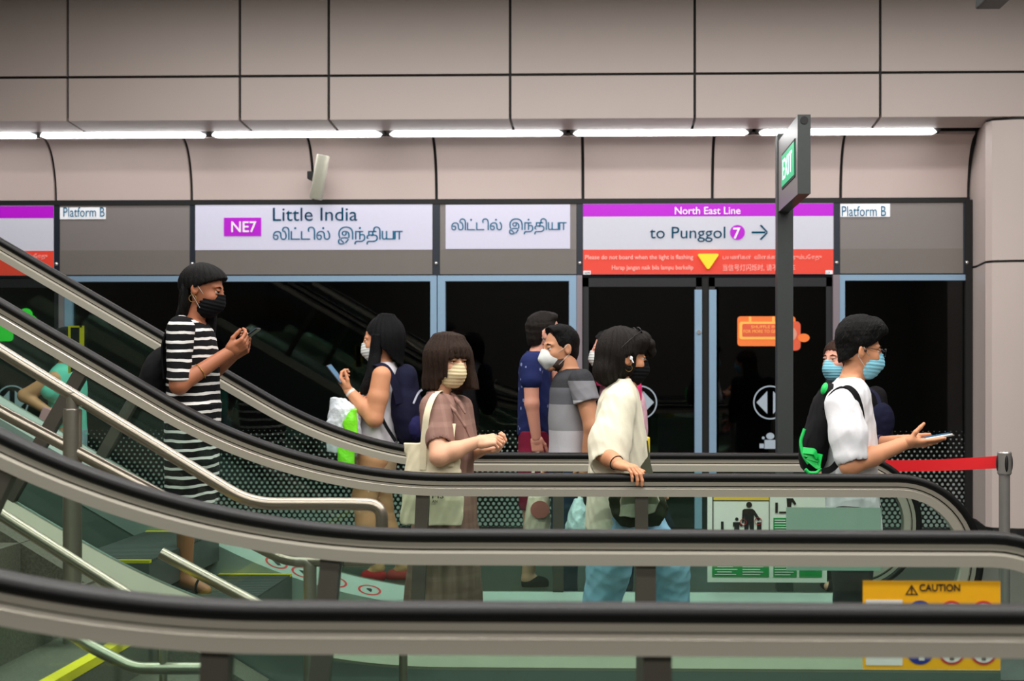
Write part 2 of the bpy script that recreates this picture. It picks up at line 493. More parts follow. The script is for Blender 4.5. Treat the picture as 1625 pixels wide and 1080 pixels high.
# column cladding on the right
ca, cb_, cc = PX(1538, 10.93), PX(1569, 10.27), PX(1612, 10.2)
poly = [(ca, 10.95), (ca + .02, 10.8), (cb_ - .012, 10.32), (cb_ + .02, 10.25), (cc, 10.2), (cc + .35, 10.18), (cc + .9, 10.3), (cc + .9, 11.0), (ca, 11.0)]
colo = st('wall_right', MB().prism_z([(x + (.012 if y < 10.9 else 0), y + .012) for x, y in poly], 0, 3.42), M_black)
for z0, z1 in ((.12, 2.255), (2.275, 3.40)):
    MB().prism_z(poly, z0, z1).build('cladding_panel', M_panel, colo, True, 20)
st('baseboard_right', MB().prism_z([(x - .02 if i < 2 else x, y - .02) for i, (x, y) in enumerate(poly)], 0, .115), M_groove)

# ---------------------------------------------------------------- platform screen: glass and sliding doors
ZH = PZ(437, YW)         # underside of the header
def pane(parent, x0, x1, z0, z1, y=YW):
    MB().box(x0, x1, y, y + .012, z0, z1).build('glass_pane', M_doorglass, parent)
def film(parent, x0, x1, z1=.86, y=YW - .004):
    MB().add([(x0, y, .03), (x1, y, .03), (x1, y, z1), (x0, y, z1)], [(0, 1, 2, 3)]).build('dotted_film', M_dots, parent)
def fixed(name, a, b_, wl, wr, fa=None):
    x0, x1 = PX(a, YW), PX(b_, YW); zt = PZ(446, YW)
    f = MB().box(x0, x1, YW - .04, YW + .03, zt, ZH).box(x0, x0 + wl, YW - .04, YW + .03, 0, zt)
    if wr: f.box(x1 - wr, x1, YW - .04, YW + .03, 0, zt)
    o = st(name, f, M_frame)
    pane(o, x0 + wl, x1 - wr, .02, zt); film(o, x0 + wl, x1 - (wr or .03))
    MB().box(x0 + wl, x1 - wr, YW - .02, YW + .02, 0, .03).build('sill', M_groove, o)
    return o
fixed('window_1', 105.5, 694, .062, .055)
fixed('window_2', 695.5, 915, .066, .064)
fixed('window_3', 1331, 1536, .046, 0)
for nm, a, b_ in (('trim_4', 915.5, 924), ('trim_5', 1320.5, 1330.5), ('trim_6', 97, 105)):
    st(nm, MB().box(PX(a, YW), PX(b_, YW), YW - .05, YW + .04, 0, ZH), M_mauve)
st('trim_7', MB().box(PX(1530, YW), PX(1541, YW), YW - .045, YW + .04, 0, PZ(320, YW)), M_groove)
def arrows(parent, px):
    y = YW - .012
    r = MB().ring(PX(px, YW), PZ(638, YW), .135, .146, y, y + .006)
    cx, cz = PX(px, YW), PZ(638, YW)
    for s in (-1, 1): r.prism([(cx + s * .118, cz), (cx + s * .025, cz + .098), (cx + s * .025, cz - .098)][::s], y, y + .006)
    r.build('arrow_decal', M_decal, parent)
M_decal = pm('pale_decal', (176, 190, 204), .5, emit=.05)
def leaf(name, a, b_, st_l, st_r, cpx):
    x0, x1 = PX(a, YW), PX(b_, YW); zt = PZ(441, YW)
    f = MB().box(x0, x1, YW - .01, YW + .04, PZ(455, YW), zt).box(x0, x0 + .05, YW - .01, YW + .04, 0, zt).box(x1 - .05, x1, YW - .01, YW + .04, 0, zt)
    o = st(name, f, M_dframe)
    if st_l: MB().box(x0, x0 + .062, YW - .03, YW + .03, .02, PZ(460, YW)).build('door_stile', M_frame, o)
    if st_r: MB().box(x1 - .062, x1, YW - .03, YW + .03, .02, PZ(460, YW)).build('door_stile', M_frame, o)
    pane(o, x0 + .05, x1 - .05, .02, PZ(455, YW))
    arrows(o, cpx)
    return o
leaf('door_1', -300, -112, False, True, -206)
d2 = leaf('door_2', -98, 96, True, False, 20)
d3 = leaf('door_3', 925, 1113.5, False, True, 1016)
d4 = leaf('door_4', 1125, 1320, True, False, 1222)
MB().disc(PX(1108.5, YW), PZ(527, YW), .018, YW - .045, YW - .03).build('lock_cap', M_chrome, d3)
st('trim_8', MB().box(PX(1113.5, YW), PX(1125, YW), YW + .01, YW + .05, 0, ZH), M_groove)

# ---------------------------------------------------------------- header signs
YS = 10.9
def board(name, label, a, b_, y0=322.5, y1=435, mat=None, cat='sign'):
    x0, x1 = PX(a, YS), PX(b_, YS)
    tt = thing(name, label, cat, ((x0 + x1) / 2, YS, PZ(y1, YS)))
    MB().box(x0, x1, YS - .03, YS + .03, PZ(y1, YS), PZ(y0, YS), bev=.006).build('board', mat or M_header, tt)
    return tt
def face(parent, a, b_, y0, y1, mat, name='face', d=.036):
    MB().box(PX(a, YS), PX(b_, YS), YS - d, YS - .029, PZ(y1, YS), PZ(y0, YS)).build(name, mat, parent)
YT = YS - .040
s1 = board('platform_sign', 'grey header board reading Platform B above the left fixed glass, beside the NE7 sign', 97.5, 303)
face(s1, 97.5, 303, 396, 435, M_header2, 'lower_band', .033)
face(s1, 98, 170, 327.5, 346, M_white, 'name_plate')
text_part('Platform B', (100.5, 328.5, 166, 344), YT, M_teal, s1)
s5 = board('platform_sign', 'grey header board reading Platform B beside the column at right', 1332, 1527)
face(s5, 1332, 1527, 396, 435, M_header2, 'lower_band', .033)
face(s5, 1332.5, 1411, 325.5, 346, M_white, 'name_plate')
text_part('Platform B', (1336, 326.5, 1406, 343), YT, M_teal, s5)
s2 = board('station_sign', 'lavender station name board reading Little India with purple NE7 square', 312, 687)
face(s2, 312, 687, 396, 435, M_header2, 'lower_band', .033)
face(s2, 312, 687, 324, 396, M_signlav)
face(s2, 357.5, 416.5, 344.5, 374, M_purple, 'station_code', .040)
text_part('NE7', (367, 351, 407, 368.5), YS - .043, M_wtext, s2, bold=.012)
text_part('Little India', (433, 329, 567, 350.5), YT, M_teal2, s2)
TAMIL = ['\u0bb2\u0bbf', '\u0b9f\u0bcd', '\u0b9f\u0bbf', '\u0bb2\u0bcd', ' ', '\u0b87', '\u0ba8\u0bcd', '\u0ba4\u0bbf', '\u0baf\u0bbe']
script_part(TAMIL, (433, 359, 639, 388), YT, M_teal, s2)
s3 = board('station_sign', 'small pale lavender board with only teal Tamil lettering', 699, 915)
face(s3, 699, 915, 396, 435, M_header2, 'lower_band', .033)
face(s3, 708, 905, 325, 395, M_signlav)
script_part(TAMIL, (716, 346, 899, 372), YT, M_teal, s3)
def line_sign(a, b_, lab, full):
    s = board('direction_sign', lab, a, b_, mat=M_signgrey)
    face(s, a, b_, 325, 344.5, M_purple, 'line_band')
    face(s, a, b_, 344.5, 396.5, M_signgrey)
    face(s, a, b_, 396.5, 435.5, M_red, 'warning_band')
    return s
s4 = line_sign(925.5, 1321.5, 'direction sign reading to Punggol with purple top band and red warning band', True)
text_part('North East Line', (1071, 328, 1175, 340), YT, M_wtext, s4, bold=.008)
text_part('to Punggol', (1031, 359.5, 1151, 384), YT, M_teal2, s4)
MB().disc(PX(1169.5, YS), PZ(370, YS), .064, YS - .042, YS - .03, 0, 32).build('line_badge', M_purple, s4)
text_part('7', (1163.5, 361, 1175, 379), YS - .045, M_wtext, s4, bold=.014)
ar = MB(); zc = PZ(370, YS); xa, xb = PX(1192, YS), PX(1215.5, YS); w = .0075
ar.box(xa, xb - .01, YT - .002, YT + .002, zc - w, zc + w)
for s in (1, -1):
    q = [(xb, zc), (xb - .058, zc + s * .058), (xb - .045, zc + s * .066), (xb + .012, zc + s * .004)]
    ar.prism(q[::s], YT - .002, YT + .002)
ar.build('arrow', M_teal2, s4)
text_part('Please do not board when the light is flashing', (928.5, 404, 1100, 413.5), YT, M_ptext, s4, bold=.01)
text_part('Harap jangan naik bila lampu berkelip', (971, 420.5, 1100, 430), YT, M_ptext, s4, bold=.01)
text_part('\u0baa\u0baf\u0ba3\u0bbf\u0b95\u0bb3\u0bcd  \u0bb5\u0bbf\u0bb3\u0b95\u0bcd\u0b95\u0bc1  \u0b92\u0bb3\u0bbf\u0bb0\u0bc1\u0bae\u0bcd\u0baa\u0bcb\u0ba4\u0bc1', (1147, 403.5, 1304, 413.5), YT, M_ptext, s4)
text_part('\u5f53\u4fe1\u53f7\u706f\u95ea\u70c1\u65f6, \u8bf7\u4e0d\u8981\u4e0a\u8f66', (1147, 419, 1262, 430), YT, M_ptext, s4)
def tri(parent, cx):
    r = 4; pts = []
    A = [(cx - 18, 404), (cx, 430), (cx + 18, 404)]
    pl = fillet([((A[0][0] + A[2][0]) / 2, 404, 0)] + [(x, y, 0) for x, y in A] + [((A[0][0] + A[2][0]) / 2 + .1, 404, 0)], 5, 5)
    MB().prism([(PX(p[0], YS), PZ(p[1], YS)) for p in pl], YS - .075, YS - .03).build('flashing_lamp', M_ytri, parent)
tri(s4, 1123)
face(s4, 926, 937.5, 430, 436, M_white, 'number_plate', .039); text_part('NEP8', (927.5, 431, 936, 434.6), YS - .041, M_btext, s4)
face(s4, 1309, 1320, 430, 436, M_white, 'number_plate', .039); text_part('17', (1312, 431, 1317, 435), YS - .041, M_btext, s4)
s0 = line_sign(-309, 87.5, 'left direction sign with purple and red bands, cut by the left photo edge', False)
text_part('\u0b95\u0bc1  \u0b92\u0bb3\u0bbf\u0bb0\u0bc1\u0bae\u0bcd\u0baa\u0bcb\u0ba4\u0bc1', (2, 402, 75, 412), YT, M_ptext, s0)
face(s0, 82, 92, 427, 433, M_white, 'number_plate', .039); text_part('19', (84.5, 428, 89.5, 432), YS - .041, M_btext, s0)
tri(s0, -111)
where = ['left of the left Platform B board', 'between left Platform B board and station name board', 'between station name board and small Tamil board', 'left of the direction sign to Punggol', 'right of the direction sign to Punggol', 'at the right column']
for k, (a, b_) in enumerate(((88.5, 97), (303.5, 311.5), (687.5, 698.5), (915.5, 925), (1322, 1331.5), (1527.5, 1537))):
    tt = thing('mullion', 'dark blue-grey header post with bright bolt ' + where[k], 'post', (PX((a + b_) / 2, YS), YS, PZ(437, YS)), 'posts between the header signs')
    MB().box(PX(a, YS), PX(b_, YS), YS - .035, YS + .03, PZ(436, YS), PZ(322.5, YS)).build('post', M_mull, tt)
    MB().ball((PX((a + b_) / 2, YS), YS - .04, PZ(418, YS)), (.016, .012, .016)).build('bolt', M_chrome, tt, True)

# door stickers
tt = thing('door_sticker', 'orange rounded sticker with yellow lettering on the sliding door glass', 'sticker', P(1225, 550, YW - .01))
y = YW - .014
def rrect(a, b_, y0, y1, r=5, n=5):
    pts = []
    for cx, cy, a0 in ((b_ - r, y0 + r, -90), (b_ - r, y1 - r, 0), (a + r, y1 - r, 90), (a + r, y0 + r, 180)):
        for k in range(n + 1):
            q = RAD(a0 + 90 * k / n); pts.append((PX(cx + r * cos(q), YW), PZ(cy + r * sin(q), YW)))
    return pts
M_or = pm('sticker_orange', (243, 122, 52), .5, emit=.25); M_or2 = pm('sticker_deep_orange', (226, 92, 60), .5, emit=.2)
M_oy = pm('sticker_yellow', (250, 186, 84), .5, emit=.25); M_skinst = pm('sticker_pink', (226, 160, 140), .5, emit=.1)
MB().prism(rrect(1170, 1262, 502, 549), y, y + .006).build('backing', M_or, tt)
o = MB(); o.prism(rrect(1173, 1250, 510.5, 538.5, 4), y - .003, y); o.box(PX(1188, YW), PX(1192, YW), y - .003, y, PZ(511, YW), PZ(502.5, YW)); o.box(PX(1225, YW), PX(1229, YW), y - .003, y, PZ(511, YW), PZ(502.5, YW)); o.build('frame', M_oy, tt)
MB().prism(rrect(1177.5, 1246, 514, 534, 2), y - .006, y - .003).build('text_field', M_or2, tt)
text_part('SHUFFLE IN', (1192, 516, 1232, 520.5), y - .007, M_oy, tt); text_part('FOR MORE TO GET IN', (1180, 523, 1243, 528), y - .007, M_oy, tt)
MB().prism(rrect(1250, 1270, 510, 556, 7), y - .004, y + .004).build('side_tab', M_or2, tt)
MB().disc(PX(1256, YW), PZ(530, YW), .042, y - .008, y - .004, 0, 24, .055).build('face_mark', M_skinst, tt)
MB().disc(PX(1275, YW), PZ(536, YW), .05, y - .007, y - .003, 0, 24, .036).build('hand_mark', M_or, tt)
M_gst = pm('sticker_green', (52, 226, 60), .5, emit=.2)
tt = thing('door_sticker', 'bright green rounded sticker on the left door glass behind the balustrade', 'sticker', P(20, 515, YW - .01))
MB().prism(rrect(-60, 22, 494, 541, 6), y, y + .006).build('backing', M_gst, tt)
MB().ring(PX(48, YW), PZ(512, YW), .05, .075, y - .002, y + .004).disc(PX(42, YW), PZ(499, YW), .06, y - .001, y + .005).disc(PX(66, YW), PZ(524, YW), .05, y - .001, y + .005).disc(PX(25, YW), PZ(508, YW), .07, y + .001, y + .006).build('round_mark', M_gst, tt)
tt = thing('door_sticker', 'small white hand pictogram sticker low on the right sliding door', 'sticker', P(1218, 700, YW - .01))
o = MB(); o.disc(PX(1222, YW), PZ(691, YW), .035, y, y + .005, 0, 20, .028); o.box(PX(1213, YW), PX(1231, YW), y, y + .005, PZ(711, YW), PZ(697, YW)); o.box(PX(1205, YW), PX(1212, YW), y, y + .005, PZ(710, YW), PZ(703, YW)); o.disc(PX(1211, YW), PZ(694, YW), .012, y, y + .005)
o.build('pictogram', M_decal, tt)

# wall speaker on the cove
tt = thing('wall_speaker', 'slim ivory column speaker tilted on the cove above the station name sign', 'speaker', P(508, 282, 10.72))
c0, c1 = P(513, 246, 10.62), P(501, 316, 10.66)
ax = (c1 - c0) / np.linalg.norm(c1 - c0); yy = np.array((0, 1.0, 0)); yy -= ax * np.dot(ax, yy); yy /= np.linalg.norm(yy); xx = np.cross(yy, ax)
R = np.stack([xx, yy, ax], 1); cen = (c0 + c1) / 2; hl = np.linalg.norm(c1 - c0) / 2
o = MB(); n = 20; ring = []
for k in range(n): a = 2 * pi * k / n; ring.append((.052 * np.sign(cos(a)) * abs(cos(a)) ** .6, .045 * np.sign(sin(a)) * abs(sin(a)) ** .6))
v = [cen + R @ np.array((x * q, y_ * q, z)) for z, q in ((-hl, .9), (-hl + .008, 1), (hl - .008, 1), (hl, .9)) for x, y_ in ring]
f = [(i * n + k, i * n + (k + 1) % n, (i + 1) * n + (k + 1) % n, (i + 1) * n + k) for i in range(3) for k in range(n)] + [tuple(range(n - 1, -1, -1)), tuple(range(3 * n, 4 * n))]
o.add(v, f); o.build('body', M_ivory, tt, True)
b0 = P(491, 277, 10.66); MB().box(b0[0] - .02, b0[0] + .07, 10.66, 10.86, b0[2] - .035, b0[2] + .03, bev=.006).build('bracket', M_groove, tt)
# ---------------------------------------------------------------- escalators
ZR = .953
def rail_path(Xn, Xk, R, r=.38, Xleft=-4.3):
    pts = []
    for k in range(27):
        a = RAD(-84 + 174 * k / 26); pts.append((Xn + r * cos(a), ZR - r + r * sin(a), cos(a), sin(a)))
    nn = len(pts)
    Xa = Xk + R * math.tan(RAD(15))
    for k in range(1, 9): pts.append((Xn + (Xa - Xn) * k / 8, ZR, 0, 1))
    for k in range(1, 25):
        b_ = RAD(30 * k / 24); pts.append((Xa - R * sin(b_), ZR + R - R * cos(b_), sin(b_), cos(b_)))
    x0, z0 = pts[-1][:2]; L = (x0 - Xleft)
    for k in range(1, 7): pts.append((x0 - L * k / 6, z0 + L * k / 6 * math.tan(RAD(30)), .5, cos(RAD(30))))
    return pts, nn
def sweep(mb, path, sec, mi=0):
    n = len(sec); k0 = len(path); v = []
    for x, z, nx, nz in path:
        for y, off in sec: v.append((x - off * nx, y, z - off * nz))
    f = [(i * n + k, (i + 1) * n + k, (i + 1) * n + (k + 1) % n, i * n + (k + 1) % n) for i in range(k0 - 1) for k in range(n)]
    f += [tuple(range(n)), tuple(range((k0 - 1) * n, k0 * n))[::-1]]
    return mb.add(v, f, mi)
def at_s(path, nn, X):
    """point on the path (past the newel) at horizontal position X"""
    q = path[nn - 1:]
    for a, b_ in zip(q, q[1:]):
        if b_[0] <= X <= a[0]:
            t = (a[0] - X) / (a[0] - b_[0] + 1e-9); return tuple(a[i] + (b_[i] - a[i]) * t for i in range(4))
    return q[-1]
def balustrade(root, Y, Xn, Xk, R, side, posts, tag=''):
    """side = +1 when the steps lie on the +Y side of this balustrade"""
    path, nn = rail_path(Xn, Xk, R)
    rr = []
    for k in range(16):
        a = 2 * pi * k / 16; rr.append((Y + .041 * np.sign(cos(a)) * abs(cos(a)) ** .55, .017 + .0175 * np.sign(sin(a)) * abs(sin(a)) ** .6))
    sweep(MB(), path, rr).build('handrail', M_rubber, root, True, 50)
    sweep(MB(), path[1:], [(Y - .031, .034), (Y - .031, .052), (Y + .031, .052), (Y + .031, .034)]).build('guide_band', M_alu, root, True, 40)
    sweep(MB(), path[1:], [(Y - .02, .05), (Y - .02, .06), (Y + .02, .06), (Y + .02, .05)]).build('band_groove', M_groove, root, True, 40)  # dark groove between the two metal bands
    sweep(MB(), path[1:], [(Y - .026, .057), (Y - .036, .066), (Y - .036, .1), (Y + .036, .1), (Y + .036, .066), (Y + .026, .057)]).build('deck_band', M_alu2, root, True, 25)
    up = [(x - .095 * nx, z - .095 * nz) for x, z, nx, nz in path[2:]]
    lo = [(x - .775 * nx, z - .775 * nz) for x, z, nx, nz in path[nn - 1:]]
    MB().prism(up + lo[::-1], Y - .006, Y + .006).build('glass_panel', M_balglass, root)
    bp = path[nn - 1:]; x, z, _, _ = bp[0]
    bp = [(Xn + .42, z, 0, 1)] + bp
    s = side
    sweep(MB(), bp, [(Y, .765), (Y + s * .02, .765), (Y + s * .125, .84), (Y + s * .125, 1.02), (Y, 1.02)]).build('inner_deck', M_deck, root)
    sweep(MB(), bp, [(Y - s * .13, .84), (Y - s * .02, .765), (Y, .765), (Y, 1.02), (Y - s * .13, 1.02)]).build('outer_deck', M_deck_shade, root)
    sweep(MB(), bp, [(Y - s * .135, .85), (Y - s * .135, 1.5), (Y + s * .12, 1.5), (Y + s * .12, .95)]).build('skirt', M_skirt, root)
    for X in posts:
        x, z, nx, nz = at_s(path, nn, X)
        tx, tz = nz, -nx
        p = [(x - a * nx + b_ * tx, z - a * nz + b_ * tz) for a, b_ in ((.09, -.029), (.09, .029), (.78, .029), (.78, -.029))]
        MB().prism(p, Y - .022, Y + .022).build('mullion', M_post, root)
    return path, nn
def step_z(X, Xk, R):
    Xa = Xk + R * math.tan(RAD(15)); x1 = Xa - R * .5
    if X >= Xa: return 0.0
    if X >= x1: return R - math.sqrt(max(0, R * R - (Xa - X) ** 2))
    return R * (1 - cos(RAD(30))) + (x1 - X) * math.tan(RAD(30))
def steps(root, y0, y1, Xk, R):
    for k in range(9):
        xr = 1.05 - .4 * k; z = max(.004, step_z(xr - .2, Xk, R) - .016)
        o = MB(); o.box(xr - .4, xr - .004, y0, y1, z - .16, z - .012)
        nr = 40
        for i in range(nr):
            yy = y0 + .03 + (y1 - y0 - .06) * i / nr; o.box(xr - .4, xr - .004, yy, yy + .012, z - .012, z)
        so = o.build('step', M_step, root)
        q = MB(); q.box(xr - .4, xr - .004, y0, y0 + .03, z - .012, z + .002).box(xr - .4, xr - .004, y1 - .03, y1, z - .012, z + .002)
        q.build('demarcation', M_yellow, so)
YA, YB_, YC, YD = 6.95, 5.65, 3.74, 2.6
e1 = thing('escalator', 'far escalator with green glass sides carrying the striped dress woman', 'escalator', (0, 6.3, 0), 'escalators')
pA = balustrade(e1, YA, 1.30, -1.36, 2.35, -1, (-3.5, -2.47, PX(886, YA)), 'A')
pB = balustrade(e1, YB_, 1.257, -1.42, 2.55, 1, (-3.35, -2.36, PX(673, YB_), PX(1018, YB_)), 'B')
steps(e1, YB_ + .135, YA - .135, -1.4, 2.45)
MB().box(.95, 2.3, YB_ + .13, YA - .13, -.02, .006).build('landing_plate', M_step, e1)
e2 = thing('escalator', 'near escalator with black handrails crossing the bottom of the photo', 'escalator', (0, 3.17, 0), 'escalators')
pC = balustrade(e2, YC, 1.10, -1.34, 2.9, -1, (-2.6, -1.78, PX(531, YC), PX(1025, YC)), 'C')
pD = balustrade(e2, YD, 1.30, -1.47, 2.9, 1, (PX(349, YD), PX(1043, YD)), 'D')
steps(e2, YD + .135, YC - .135, -1.4, 2.9)
MB().box(.95, 2.3, YD + .13, YC - .13, -.02, .006).build('landing_plate', M_step, e2)

# round prohibition stickers on the inner deck of the far balustrade
bp = pA[0][pA[1] - 1:]
M_rring = pm('red_ring', (200, 40, 50), .5)
for k, px in enumerate((522, 553, 592, 632)):
    X = PX(px, 6.88); x, z, nx, nz = at_s(pA[0], pA[1], X)
    off = .81; c = np.array((x - off * nx, YA - .078, z - off * nz)); tx = np.array((nz, 0, -nx))
    ty = np.array((0, -.105, 0)) - np.array((nx, 0, nz)) * .075; ty /= np.linalg.norm(ty); nrm = np.cross(tx, ty); nrm = nrm if nrm[2] > 0 else -nrm
    o = MB(); v = []; f = []; n = 28
    for i in range(n):
        a = 2 * pi * i / n
        for r in (.038, .048): v.append(c + tx * r * 1.35 * cos(a) + ty * r * .75 * sin(a) + nrm * .004)
    for i in range(n): j = (i + 1) % n; f.append((2 * i, 2 * i + 1, 2 * j + 1, 2 * j))
    o.add(v, f)
    w = MB(); w.add([c + tx * .045 * q[0] + ty * .028 * q[1] + nrm * .003 for q in ((-.6, -.3), (.1, -.5), (.7, .2), (.3, .5), (-.2, .1))], [(0, 1, 2, 3, 4)])
    g = setprops(o.build('prohibition_sticker', M_rring), ['leftmost red ring sticker on the far escalator skirt deck', 'red ring sticker on the far escalator deck left of the red shoe', 'red ring sticker on the far escalator deck below the red shoe', 'red ring sticker on the far escalator deck beside the brown skirt'][k], 'sticker', 'ring stickers on the skirt deck')
    w.build('pictogram', M_btext, g)

# ---------------------------------------------------------------- granite stairs between the escalators
stt = thing('staircase', 'dark speckled granite stairs with yellow nosings between the two escalators', 'stairs', (-1.25, 4.7, 0))
SX0 = -1.655
for k in range(11):
    xr = SX0 - .295 * k; z = .17 * (k + 1)
    o = MB().box(xr - .60, xr, 3.93, 5.44, max(0, z - .34), z).build('step', M_granite, stt)
    if k == 1: MB().box(xr - .05, xr + .003, 3.96, 5.41, z - .03, z + .004).build('nosing', M_yellow, o)
kz = [P(-60, 797, 5.38), P(165, 935, 5.38)]
sl = (kz[1][2] - kz[0][2]) / (kz[1][0] - kz[0][0])
def kerbz(X): return kz[1][2] + sl * (X - kz[1][0])
xk1 = kz[1][0] + (kz[1][2] - .06) / -sl
MB().prism([(xk1, .0), (xk1, .06), (-4.2, kerbz(-4.2)), (-4.2, 0)][::-1], 5.33, 5.5).build('kerb', M_granite, stt)

def pipe_rail(name, label, Y, runs, posts, r):
    root = thing(name, label, 'handrail', P(posts[0][0], posts[0][2], Y))
    for nm, pts, rad in runs:
        w = [P(x, y, Y) for x, y in pts]
        MB().tube(fillet(w, rad), r, n=18).build(nm, M_pipe, root, True)
    return root
hr = pipe_rail('stair_handrail', 'double tube stainless stair handrail with rounded looped end, beside the striped dress', 4.95,
   [('top_rail', [(-240, 395), (0, 556), (398, 799), (560, 799), (606, 801), (606, 889), (545, 889)], .10),
    ('lower_rail', [(-240, 503), (0, 652), (310, 815), (455, 889), (548, 889)], .06)], [(115, 640, 880)], .0245)
p0, p1 = P(115, 640, 4.95), P(115, 640, 4.95)
zt = PZ(648, 4.95, 115); xp = p0[0]
MB().lathe(xp, 4.95, [(.036, step_z(xp, -1.655, .1)), (.036, zt - .004), (.033, zt)], n=24).build('post', M_steel, hr, True)
MB().tube([(xp, 4.95, zt - .01), (xp, 4.95, PZ(622, 4.95, 115))], .024).build('post_neck', M_steel, hr, True)
q = P(488, 889, 4.95)
MB().tube(fillet([P(470, 889, 4.95), P(492, 889, 4.95), (P(492, 889, 4.95)[0], 4.95, .0)], .06), .026, n=16).build('post', M_steel, hr, True)
h2 = pipe_rail('stair_handrail', 'low stainless tube handrail above the granite kerb, seen through the glass', 4.3,
   [('top_rail', [(-200, 675), (0, 815), (250, 974), (420, 975)], .06),
    ('lower_rail', [(-150, 840), (145, 1026), (212, 1060), (345, 1060)], .04)], [(212, 1060, 1060)], .021)
X_, _, Z_ = P(250, 974, 4.3); MB().tube([(X_ + .02, 4.3, 0), (X_ + .02, 4.3, Z_)], .0135).build('post', M_pipe, h2, True)
h3 = pipe_rail('stair_handrail', 'short sloping stainless tube behind the glass below the striped dress', 5.25,
   [('top_rail', [(256, 877), (400, 954), (520, 1020), (640, 1021)], .06)], [(400, 954, 954)], .025)
X_, _, Z_ = P(640, 1021, 5.25); MB().tube(fillet([(X_ - .03, 5.25, Z_), (X_, 5.25, Z_), (X_, 5.25, 0)], .02), .018).build('post', M_pipe, h3, True)

# ---------------------------------------------------------------- exit sign on its post
tt = thing('exit_sign', 'tall charcoal post carrying a grey flag sign with green lit EXIT panel', 'sign', (PX(1245, 8.05), 8.05, 0))
xp = PX(1244.5, 8.05)
MB().box(xp - .05, xp + .05, 8.0, 8.1, 0, PZ(213, 8.0), bev=.008).build('post', M_signpost, tt)
x0, x1 = PX(1266, 7.16), PX(1285.5, 7.16)
MB().box(x0, x1, 7.16, 8.0, PZ(309, 7.16), PZ(184, 7.16)).build('sign_box', M_signface, tt)
MB().box(x0 - .002, x1 + .002, 7.15, 7.16, PZ(309, 7.16), PZ(184, 7.16)).build('end_cap', M_signpost, tt)
MB().disc((x0 + x1) / 2, PZ(193, 7.16), .022, 7.145, 7.151).build('end_hole', M_black, tt)
ys0, ys1 = 7.27, 7.80
zc_, hh = PZ(247, 7.16), .095
MB().box(x0 - .004, x0 + .01, ys0 - .015, ys1 + .015, zc_ - hh - .015, zc_ + hh + .015).build('panel_bezel', M_black, tt)
MB().box(x0 - .007, x0, ys0, ys1, zc_ - hh, zc_ + hh).build('lit_panel', M_green, tt)
def side_text(body, x, ya, yb, z0, z1, mat, parent):
    cu = bpy.data.curves.new('lettering', 'FONT'); cu.body = body
    o = bpy.data.objects.new('lettering', cu); COL.objects.link(o); dg = bpy.context.evaluated_depsgraph_get(); dg.update()
    me = bpy.data.meshes.new_from_object(o.evaluated_get(dg)); bpy.data.objects.remove(o)
    co = np.array([v.co[:] for v in me.vertices]); lo, hi = co.min(0), co.max(0); org = wloc(parent)
    yv = yb + (co[:, 0] - lo[0]) / (hi[0] - lo[0]) * (ya - yb); zv = z0 + (co[:, 1] - lo[1]) / (hi[1] - lo[1]) * (z1 - z0)
    me.vertices.foreach_set('co', (np.stack([np.full(len(co), x), yv, zv], 1) - org).ravel()); me.materials.clear(); me.materials.append(mat); me.update()
    t_ = bpy.data.objects.new('lettering', me); COL.objects.link(t_); t_.parent = parent
side_text('EXIT', x0 - .009, ys0 + .07, ys1 - .06, zc_ - .06, zc_ + .06, M_gtext, tt)

# hanging sign box at the top right corner
tt = thing('hanging_sign', 'dark underside of a hanging sign box at the top right corner', 'sign', (2.6, 7.0, PZ(19, 8.0)))
xh0, xh1 = PX(1548, 8.0), PX(1588, 8.0)
zh = PZ(19, 8.0)
MB().box(xh0, xh1, 6.2, 8.0, zh, zh + .45, bev=.01).build('sign_box', M_signpost, tt)
MB().box(xh0 + .05, xh1 - .05, 7.0, 7.06, zh + .45, 4.75).build('hanger', M_groove, tt)

# retractable belt stanchion
tt = thing('belt_stanchion', 'grey steel barrier post with red belt in front of the column', 'stanchion', (PX(1594, 6.4), 6.4, 0))
xs = PX(1594, 6.4)
MB().lathe(xs, 6.4, [(.16, 0), (.16, .015), (.05, .03), (.027, .05), (.027, PZ(752, 6.4))], n=28).build('post', M_stanch, tt, True)
hd = MB().lathe(xs, 6.4, [(.028, PZ(752, 6.4)), (.035, PZ(749, 6.4)), (.035, PZ(717, 6.4)), (.03, PZ(715, 6.4))], n=28)
hd.build('head', M_stanch, tt, True)
sl_ = MB()
for a in (-90, 0, 180, 90):
    q = RAD(a); cx_, cy_ = xs + .033 * cos(q), 6.4 + .033 * sin(q)
    sl_.ball((cx_, cy_, PZ(733, 6.4)), (.009, .009, .043))
sl_.build('slot', M_black, tt, True)
pa, pb = np.array((xs - .03, 6.4, PZ(731.5, 6.4))), P(1345, 737, 7.45)
pts = [pa + (pb - pa) * k / 12 + np.array((0, 0, -.012 * sin(pi * k / 12))) for k in range(13)]
MB().strip(pts, (0, 0, 1), .062, .003).build('belt', M_belt, tt, True)
tw = thing('belt_stanchion', 'barrier post hidden behind the white shirt man, taking the red belt end', 'stanchion', (pb[0] - .03, 7.45, 0))
MB().lathe(pb[0] - .03, 7.45, [(.16, 0), (.16, .015), (.05, .03), (.027, .05), (.027, .86), (.035, .87), (.035, .97), (.03, .98)], n=28).build('post', M_stanch, tw, True)

